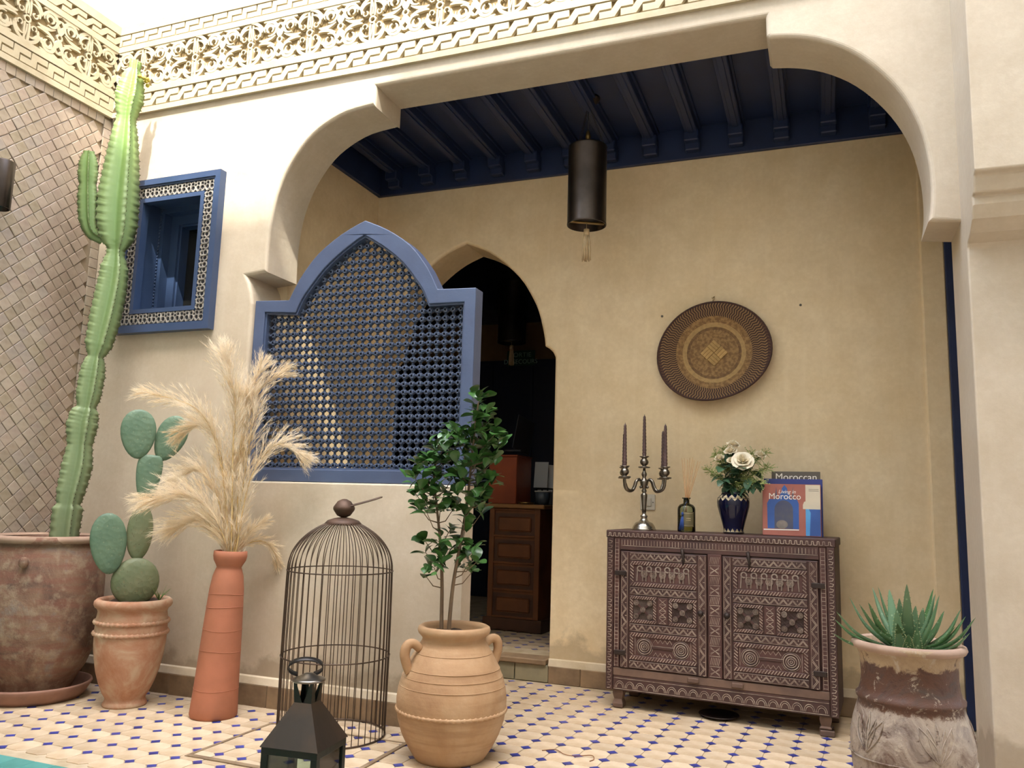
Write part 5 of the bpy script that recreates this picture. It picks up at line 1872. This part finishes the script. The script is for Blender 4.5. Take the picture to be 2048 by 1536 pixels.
# ---- candelabra
cx, cy = -.922, 4.43
cd = thing('candelabra', 'five armed pewter candelabra on the left of the cabinet', 'candelabra', (cx, cy, TOPZ), facing(cx, cy) + .05)
MB().lathe([(0, 0), (.066, 0), (.067, .004), (.062, .010), (.060, .018), (.050, .034), (.044, .040), (.028, .046), (.020, .056), (.016, .066), (.020, .072), (.020, .078), (.013, .083), (.011, .095)], 32).build('base', 'pewter_bright', cd)
MB().lathe([(.011, .09), (.012, .12), (.016, .165), (.018, .185), (.016, .195), (.009, .200), (.014, .208), (.014, .214), (.009, .222), (.018, .230), (.020, .245), (.024, .258), (.022, .268), (.012, .276), (.009, .285), (.014, .295), (.015, .305), (.008, .318), (.007, .335)], 20).build('stem', 'pewter', cd)
def cup(z, root, loc):
    m = MB()
    m.lathe([(0, -.004), (.030, -.004), (.034, .0), (.030, .003), (.012, .003), (.010, .009), (.020, .016), (.024, .028), (.020, .040), (.013, .046), (.016, .052), (.027, .057), (.026, .060), (.012, .058), (.012, .052), (0, .052)], 20)
    return m.build('candle_cup', 'pewter', root, loc)
cup(0, cd, (0, 0, .340))
CUPS = [(0, 0, .340)]
for k, ang in enumerate((-38, -142, 142, 38)):
    a = math.radians(ang); R = .137
    ca, sa_ = math.cos(a), math.sin(a)
    pth = [(.012, .258), (.035, .272), (.055, .262), (.066, .235), (.080, .214), (.100, .210), (.122, .222), (.134, .250), (.137, .276)]
    P = catmull([(r * ca, r * sa_, z) for r, z in pth], 5)
    MB().tube(P, [.0085 if 4 < i < len(P) - 6 else .0065 for i in range(len(P))], 8).build('arm', 'pewter', cd)
    MB().ball((.022 * ca, .022 * sa_, .232), .008, 8, 6).build('scroll_drop', 'pewter', cd)
    cup(0, cd, (R * ca, R * sa_, .282)); CUPS.append((R * ca, R * sa_, .282))
def candle(L):
    m = MB(); n = 10; vs = []; fs = []; N = 70
    for i in range(N + 1):
        t = i / N; z = L * t
        r = lerp(.0115, .0072, t) if t < .95 else .0072 * (1 - (t - .95) / .05 * .75)
        for j in range(n):
            a = 2 * PI * j / n
            rr_ = r * (1 + .11 * math.sin(2 * (a) + z * 340))
            vs.append((rr_ * math.cos(a), rr_ * math.sin(a), z))
    for i in range(N):
        for j in range(n):
            fs.append((i * n + j, i * n + (j + 1) % n, (i + 1) * n + (j + 1) % n, (i + 1) * n + j))
    m.add(vs, fs, None, True)
    m.f.append(tuple(N * n + j for j in range(n))); m.sm.append(False)
    return m
cl = ['twisted mauve candle on the tall centre stem of the candelabra', 'twisted mauve candle on the front right arm of the candelabra', 'twisted mauve candle on the front left arm of the candelabra', 'twisted mauve candle on the rear left arm of the candelabra, mostly hidden', 'shorter twisted mauve candle on the rear right arm of the candelabra']
for (x, y, z), L, lb in zip(CUPS, (.235, .235, .236, .20, .215), cl):
    ca_, sa2 = math.cos(facing(cx, cy) + .05), math.sin(facing(cx, cy) + .05)
    c = thing('taper_candle', lb, 'candle', (cx + x * ca_ - y * sa2, cy + x * sa2 + y * ca_, TOPZ + z + .0525), 0, 'candles in the candelabra')
    candle(L).build('wax', 'candle_wax', c)
    MB().tube([(0, 0, L - .002), (0, .001, L + .006)], .0009, 5).build('wick', 'black_obj', c)

# ---- reed diffuser
dx_, dy_ = -.692, 4.42
df = thing('reed_diffuser', 'glass reed diffuser bottle with a dark label and blue tassel', 'diffuser', (dx_, dy_, TOPZ), math.radians(9))
MB().lathe([(0, 0), (.044, 0), (.047, .004), (.047, .118), (.045, .130), (.036, .142), (.020, .148), (.016, .152), (.016, .172), (.023, .176), (.023, .180), (.013, .180), (.013, .152)], 32).build('bottle', 'bottle_glass', df)
MB().lathe([(0, .006), (.0435, .006), (.0435, .085), (0, .085)], 28).build('oil', 'bottle_liquid', df)
m = MB(); vs = []; fs = []
for i in range(13):
    a = lerp(-math.radians(118), -math.radians(38), i / 12)
    for z in (.028, .105):
        vs.append((.0476 * math.cos(a), .0476 * math.sin(a), z))
for i in range(12):
    fs.append((2 * i, 2 * i + 2, 2 * i + 3, 2 * i + 1))
m.add(vs, fs, None, True)
simple('diffuser_label', '6a6244', '585038', 10, .5)
lbp = m.build('label_sticker', 'diffuser_label', df)
m = MB(); vs = []; fs = []
for zz in (.036, .096):
    pass
for z0, z1 in ((.034, .036), (.097, .099), (.07, .0725), (.06, .0625)):
    b = len(m.v); q = []
    aa = (-110, -46) if z1 < .04 or z0 > .09 else (-92, -62)
    for i in range(9):
        a = math.radians(lerp(aa[0], aa[1], i / 8))
        q += [(.0480 * math.cos(a), .0480 * math.sin(a), z0), (.0480 * math.cos(a), .0480 * math.sin(a), z1)]
    m.add(q, [(2 * i, 2 * i + 2, 2 * i + 3, 2 * i + 1) for i in range(8)])
m.build('label_print', 'gold_trim', lbp)
m = MB(); rt = random.Random(8)
for i in range(26):
    s = rt.uniform(-.009, .009)
    m.tube([(-.020 + s * .3, -.0475, .088), (-.023 + s, -.0505 - rt.random() * .004, .05), (-.026 + s * 1.5, -.052 - rt.random() * .004, .012 + rt.uniform(-.006, .008))], .0013, 4)
m.lathe([(.006, .086), (.007, .092), (.006, .1), (.002, .104)], 8, Matrix.Translation((-.020, -.049, 0)))
m.tube([(-.020, -.049, .1), (-.012, -.03, .135), (0, -.018, .158)], .0012, 4)
m.build('tassel', 'tassel_blue', df)
rt = random.Random(15)
rl_ = ['leftmost', 'second from left', 'third from left', 'fourth from left', 'fourth from right', 'third from right', 'second from right', 'rightmost']
for k in range(8):
    xt = lerp(-.028, .075, k / 7); yt = rt.uniform(-.03, .03)
    zt = .405 - .025 * (k / 7) + rt.uniform(-.012, .006)
    b = Vector((-xt * .42, -yt * .42 + .006 * (k % 3 - 1), .03)); e = Vector((xt, yt, zt))
    o = MB().tube([b, e], .0018, 6).build('diffuser_reed', 'reed', None, (dx_, dy_, TOPZ))
    tag(o, 'thin wooden reed in the diffuser bottle, %s of eight' % rl_[k], 'reed', 'reeds in the diffuser bottle')

# ---- blue vase with roses
bx_, by_ = -.449, 4.42
bvv = thing('blue_vase', 'glossy dark blue ceramic vase with white zigzag trim on the cabinet', 'vase', (bx_, by_, TOPZ))
MB().lathe([(0, 0), (.050, 0), (.052, .006), (.049, .014), (.052, .030), (.060, .062), (.072, .105), (.081, .140), (.083, .165), (.079, .182), (.068, .195), (.060, .202), (.056, .206), (.058, .212), (.053, .214), (.049, .206), (.049, .18), (0, .18)], 48).build('body', 'navy_glaze', bvv)
def vr(z):
    return interp([(0, .0505), (.006, .0525), (.014, .0495), (.03, .0525), (.062, .0605), (.14, .0815), (.165, .0835), (.182, .0795), (.195, .0685), (.202, .0605), (.21, .058)], z)
def zigring(z0, z1, n, name):
    m = MB(); vs = []; fs = []
    for k in range(n):
        a0 = 2 * PI * k / n; a1 = 2 * PI * (k + 1) / n; am = (a0 + a1) / 2
        b = len(vs)
        for i in range(5):
            t = i / 4
            z = lerp(z0, z1, t); r = vr(z) + .0008
            l = lerp(a0 + .02, am, t); q = lerp(a1 - .02, am, t)
            vs += [(r * math.cos(l), r * math.sin(l), z), (r * math.cos(q), r * math.sin(q), z)]
        for i in range(4):
            fs.append((b + 2 * i, b + 2 * i + 1, b + 2 * i + 3, b + 2 * i + 2))
    m.add(vs, fs)
    m.build(name, 'gold_trim', bvv)
zigring(.184, .202, 14, 'zigzag_trim'); zigring(.182, .168, 16, 'zigzag_trim'); zigring(.010, .028, 14, 'zigzag_trim')
for z in (.183, .2045, .006):
    MB().tube([(vr(z) * math.cos(a * PI / 24), vr(z) * math.sin(a * PI / 24), z) for a in range(48)], .0018, 5, closed=True).build('trim_ring', 'iron_fit', bvv)
ros = random.Random(6)
def bloom(R, openness):
    m = MB()
    layers = [(2, .10, 1.0, .05), (3, .22, .97, .12), (4, .38, .92, .35), (5, .58, .82, .6), (5, .8, .66, .95), (6, 1.0, .42, 1.3)]
    off = 0
    for n, rr_, zz, fl_ in layers:
        off += .7
        for k in range(n):
            a = 2 * PI * k / n + off + ros.uniform(-.1, .1)
            sp = PI * 1.25 / n + .25
            vs = []; fs = []
            U, V = 6, 4
            for j in range(V + 1):
                v = j / V
                for i in range(U + 1):
                    u = i / U * 2 - 1
                    an = a + u * sp * (1 - .25 * v * v)
                    rad_ = R * rr_ * (.35 + .65 * v ** .7) * (1 + fl_ * .28 * max(0, v - .55) * openness * 2)
                    z = R * (zz * 1.05 * v ** .9 - .25 * u * u * v - fl_ * .3 * openness * max(0, v - .6)) - R * .2
                    vs.append((rad_ * math.cos(an), rad_ * math.sin(an), z))
            for j in range(V):
                for i in range(U):
                    fs.append((j * (U + 1) + i, j * (U + 1) + i + 1, (j + 1) * (U + 1) + i + 1, (j + 1) * (U + 1) + i))
            m.add(vs, fs, None, True)
    return m
def rose_leaf():
    m = MB(); vs = []; fs = []
    for i in range(7):
        t = i / 6; w = .019 * math.sin(PI * t ** .85) ** .8
        for q in (-1, 0, 1):
            vs.append((.052 * t, w * q, .006 * abs(q) * math.sin(PI * t) - .014 * t * t))
    for i in range(6):
        for j in (0, 1):
            fs.append((i * 3 + j, (i + 1) * 3 + j, (i + 1) * 3 + j + 1, i * 3 + j + 1))
    m.add(vs, fs, None, True)
    return m.mesh('leaf', 'rose_leaf')
rlm = rose_leaf()
roses = [(.057, -.075, .375, .044, 1.0, (.95, .0, .1), 'largest open white rose at the front of the blue vase'),
         (-.010, -.02, .428, .030, .6, (.5, -.1, 0), 'white rose just below the topmost one in the blue vase'),
         (.002, .01, .465, .030, .7, (.3, .25, 0), 'topmost white rose in the blue vase'),
         (.138, .0, .412, .028, .6, (.4, .3, 0), 'white rose on the right side of the bouquet'),
         (-.066, -.02, .392, .026, .3, (.5, -.3, 0), 'pale half open rose bud on the left side of the bouquet'),
         (-.004, -.045, .378, .022, .3, (.7, 0, 0), 'small white rose bud low in the middle of the bouquet')]
for (x, y, z, R, op, rt3, lb) in roses:
    t = thing('white_rose', lb, 'rose', (bx_, by_, TOPZ), 0, 'white roses in the blue vase')
    st_ = MB().tube(catmull([(x * .12, y * .1, .19), (x * .35, y * .4, .26), (x, y, z)], 6), .0022, 6).build('stem', 'stem_green', t)
    bloom(R, op).build('bloom', 'rose_white', t, (x, y, z), rt3)
    for k in range(6):
        f = ros.uniform(.35, .9); a = ros.uniform(0, 2 * PI)
        p = Vector((x * .2, y * .2, .22)).lerp(Vector((x, y, z)), f)
        s = ros.uniform(1.1, 1.6)
        mobj('leaf', rlm, t, p, (ros.uniform(-.4, .4), ros.uniform(-.3, .8), a), (s, s, s))
sprigs = [(-.13, -.03, .33, 'sprig of pale buds hanging out on the far left of the bouquet'), (-.09, .0, .42, 'feathery green sprig on the upper left of the bouquet'), (.17, .02, .43, 'tall feathery green sprig on the far right of the bouquet'),
          (.10, .03, .43, 'green sprig between the two right roses'), (.15, -.05, .27, 'drooping green sprig over the grey book'), (.19, .0, .35, 'loose green sprig low on the right of the bouquet'), (.09, -.06, .27, 'leafy sprig with small buds under the largest rose'), (-.05, .03, .45, 'fine sprig behind the topmost rose'),
          (-.06, -.06, .28, 'dark leafy sprig at the left front of the bouquet'), (.02, -.07, .30, 'dark leafy sprig at the centre front of the bouquet')]
for i, (x, y, z, lb) in enumerate(sprigs):
    t = thing('foliage_sprig', lb, 'foliage', (bx_, by_, TOPZ), 0, 'greenery in the blue vase')
    P = catmull([(x * .1, y * .1, .19), (x * .4, y * .5, lerp(.2, z, .6)), (x, y, z)], 7)
    MB().tube(P, .0013, 5).build('stem', 'stem_green', t)
    if i >= 8 or i in (4, 6):
        for k in range(10):
            f = ros.uniform(.3, 1); q = P[min(len(P) - 1, int(f * (len(P) - 1)))]
            s = ros.uniform(.8, 1.3)
            mobj('leaf', rlm, t, q + Vector((ros.uniform(-.02, .02), ros.uniform(-.02, .01), ros.uniform(-.02, .02))), (ros.uniform(-.5, .5), ros.uniform(-.2, 1.0), ros.uniform(0, 2 * PI)), (s, s, s))
    if i < 8:
        m = MB(); b2 = MB()
        for k in range(210):
            f = ros.uniform(.4, 1.0); q = P[min(len(P) - 1, int(f * (len(P) - 1)))]
            d = Vector((ros.gauss(0, 1), ros.gauss(0, 1), ros.gauss(.4, 1))).normalized() * ros.uniform(.014, .055)
            e = q + d
            w = Vector((-d.y, d.x, .1)).normalized() * .0022
            m.add([q, q + d * .6 + w, e, q + d * .6 - w], [(0, 1, 2, 3)])
            if k % 5 == 0:
                b2.ball(e, .0034, 6, 4)
        o = m.build('needles', 'sprig', t); o['kind'] = 'stuff'
        o = b2.build('buds', 'sprig_bud', t); o['kind'] = 'stuff'

# ---- books
def book(name, lb, loc, rz, tilt, w, hgt, th, mat):
    t = thing(name, lb, 'book', loc, rz, 'books leaning on the cabinet')
    t.rotation_euler = (tilt, 0, rz)
    MB().cbox(0, w, 0, .002, 0, hgt, .0006).build('front_cover', mat, t)
    MB().cbox(0, w, th - .002, th, 0, hgt, .0006).build('back_cover', mat, t)
    MB().cbox(0, .003, 0, th, 0, hgt, .0008).build('spine', mat, t)
    MB().box(.003, w - .003, .002, th - .002, .002, hgt - .003).build('pages', 'book_pages', t)
    return t
tl_ = -.10
BKZ = TOPZ + .0015
b3 = book('grey_book', 'grey book standing at the back of the stack', (-.262, 4.475, BKZ), math.radians(-4), tl_, .24, .330, .016, 'book_grey')
text('lettering', 'Moroccan', .052, 'print_white', b3, (.018, -.0008, .284), (PI / 2, 0, 0), sx=.98)
b2_ = book('blue_book', 'blue book standing between the grey book and the pink one', (-.30, 4.450, BKZ), math.radians(-4), tl_, .288, .290, .018, 'book_blue')
b1 = book('travel_book', 'pink and blue illustrated book at the front of the stack', (-.304, 4.416, BKZ), math.radians(-4), tl_, .283, .262, .026, 'cover_red')
def decal(nm, poly, mat, lay):
    m = MB(); m.prism([(x * .283, z * .262) for x, z in poly], -.0003 * lay - .0003, -.0003 * lay, 'y')
    return fixn(m.build(nm, mat, b1))
def archp(x0, x1, z0, zs, z1):
    cxm = (x0 + x1) / 2
    return [(x0, z0), (x1, z0), (x1, zs)] + [(cxm + (x1 - cxm) * math.cos(t), zs + (z1 - zs) * math.sin(t)) for t in [k * PI / 10 for k in range(1, 10)]] + [(x0, zs)]
decal('cover_panel', [(.745, .52), (.995, .52), (.995, .99), (.745, .99)], 'cover_cream', 1)
decal('cover_panel', [(.745, .01), (.995, .01), (.995, .52), (.745, .52)], 'cover_blue', 1)
decal('cover_panel', [(.745, .01), (.81, .01), (.83, .45), (.80, .52), (.745, .52)], 'cover_sky', 2)
decal('cover_panel', [(.70, .52), (.78, .52), (.78, .68), (.72, .66), (.70, .60)], 'cover_cream', 2)
decal('niche_surround', [(.09, .13), (.63, .13), (.63, .62), (.60, .70), (.12, .70), (.08, .62)], 'cover_blue', 1)
decal('niche_finial', [(.28, .70), (.50, .70), (.47, .80), (.44, .84), (.43, .92), (.385, .985), (.34, .92), (.33, .84), (.31, .80)], 'cover_blue', 1)
for x in (.24, .53):
    decal('niche_spike', [(x - .02, .70), (x + .02, .70), (x, .95)], 'cover_niche', 2)
decal('niche', archp(.21, .53, .13, .50, .68), 'cover_niche', 3)
decal('painted_pot', [(.34 + .10 * math.cos(t), .21 + .085 * math.sin(t)) for t in [k * PI / 8 for k in range(16)]], 'cover_pot', 4)
decal('cover_strip', [(.02, .095), (.63, .105), (.63, .125), (.02, .115)], 'print_white', 2)
text('lettering', 'Living in', .026, 'print_white', b1, (.078, -.0022, .214), (PI / 2, 0, 0), shear=.3)
text('lettering', 'Morocco', .044, 'print_white', b1, (.030, -.0024, .184), (PI / 2, 0, 0), sx=.98)
for k in range(2):
    decal('cover_caption', [(.80, .90 - k * .03), (.97, .90 - k * .03), (.97, .907 - k * .03), (.80, .907 - k * .03)], 'print_dark', 3)

# ================================================================ FLOOR DETAILS
hf = thing('floor_hatch_frame', 'thin wooden strips framing a hatch in the tiled floor', 'hatch frame', (-2.03, 2.98, 0))
MB().cbox(-.345, .345, -.275, -.252, 0, .006, .002).build('strip', 'wood_strip', hf)
MB().cbox(-.36, -.345, -.275, .27, 0, .003, .001).build('strip', 'wood_strip', hf)
MB().cbox(.332, .352, -.275, .27, 0, .006, .002).build('strip', 'wood_strip', hf)
MB().cbox(-.345, .345, .258, .27, 0, .003, .001).build('strip', 'wood_strip', hf)
rt = random.Random(3)
tg = MB().tube(catmull([(0, 0, .003), (.05, .03, .005), (.10, -.01, .004), (.15, -.02, .006), (.21, .012, .008), (.23, -.02, .004), (.22, -.05, .003)], 5), .0018, 5).build('dry_twig', 'twig', None, (-1.135, 3.405, 0))
tag(tg, 'thin curly brown twig lying on the floor tiles', 'twig')

# pool at the lower left
pool = thing('plunge_pool', 'turquoise tiled edge of a pool at the lower left corner', 'pool', (-3.1, 2.0, 0))
pm_ = MB(); pm_.cbox(-.048, .048, -.048, .048, -.012, 0, .0015)
pme = pm_.mesh('coping_tile', 'turquoise')
for i in range(19):
    for j in range(3):
        mobj('coping_tile', pme, pool, (-.87 + i * .0985, .366 - j * .0985, -.001), (rt.uniform(-.01, .01), rt.uniform(-.01, .01), 0))
MB().box(-.92, .9, .02, .416, -.12, -.011).build('coping_bed', 'floor_grout', pool)
MB().box(-.92, .9, -2.9, .12, -.10, -.05).build('water', 'water', pool)
MB().box(-.92, .9, -2.9, .12, -.24, -.2).build('pool_floor', 'turquoise', pool)
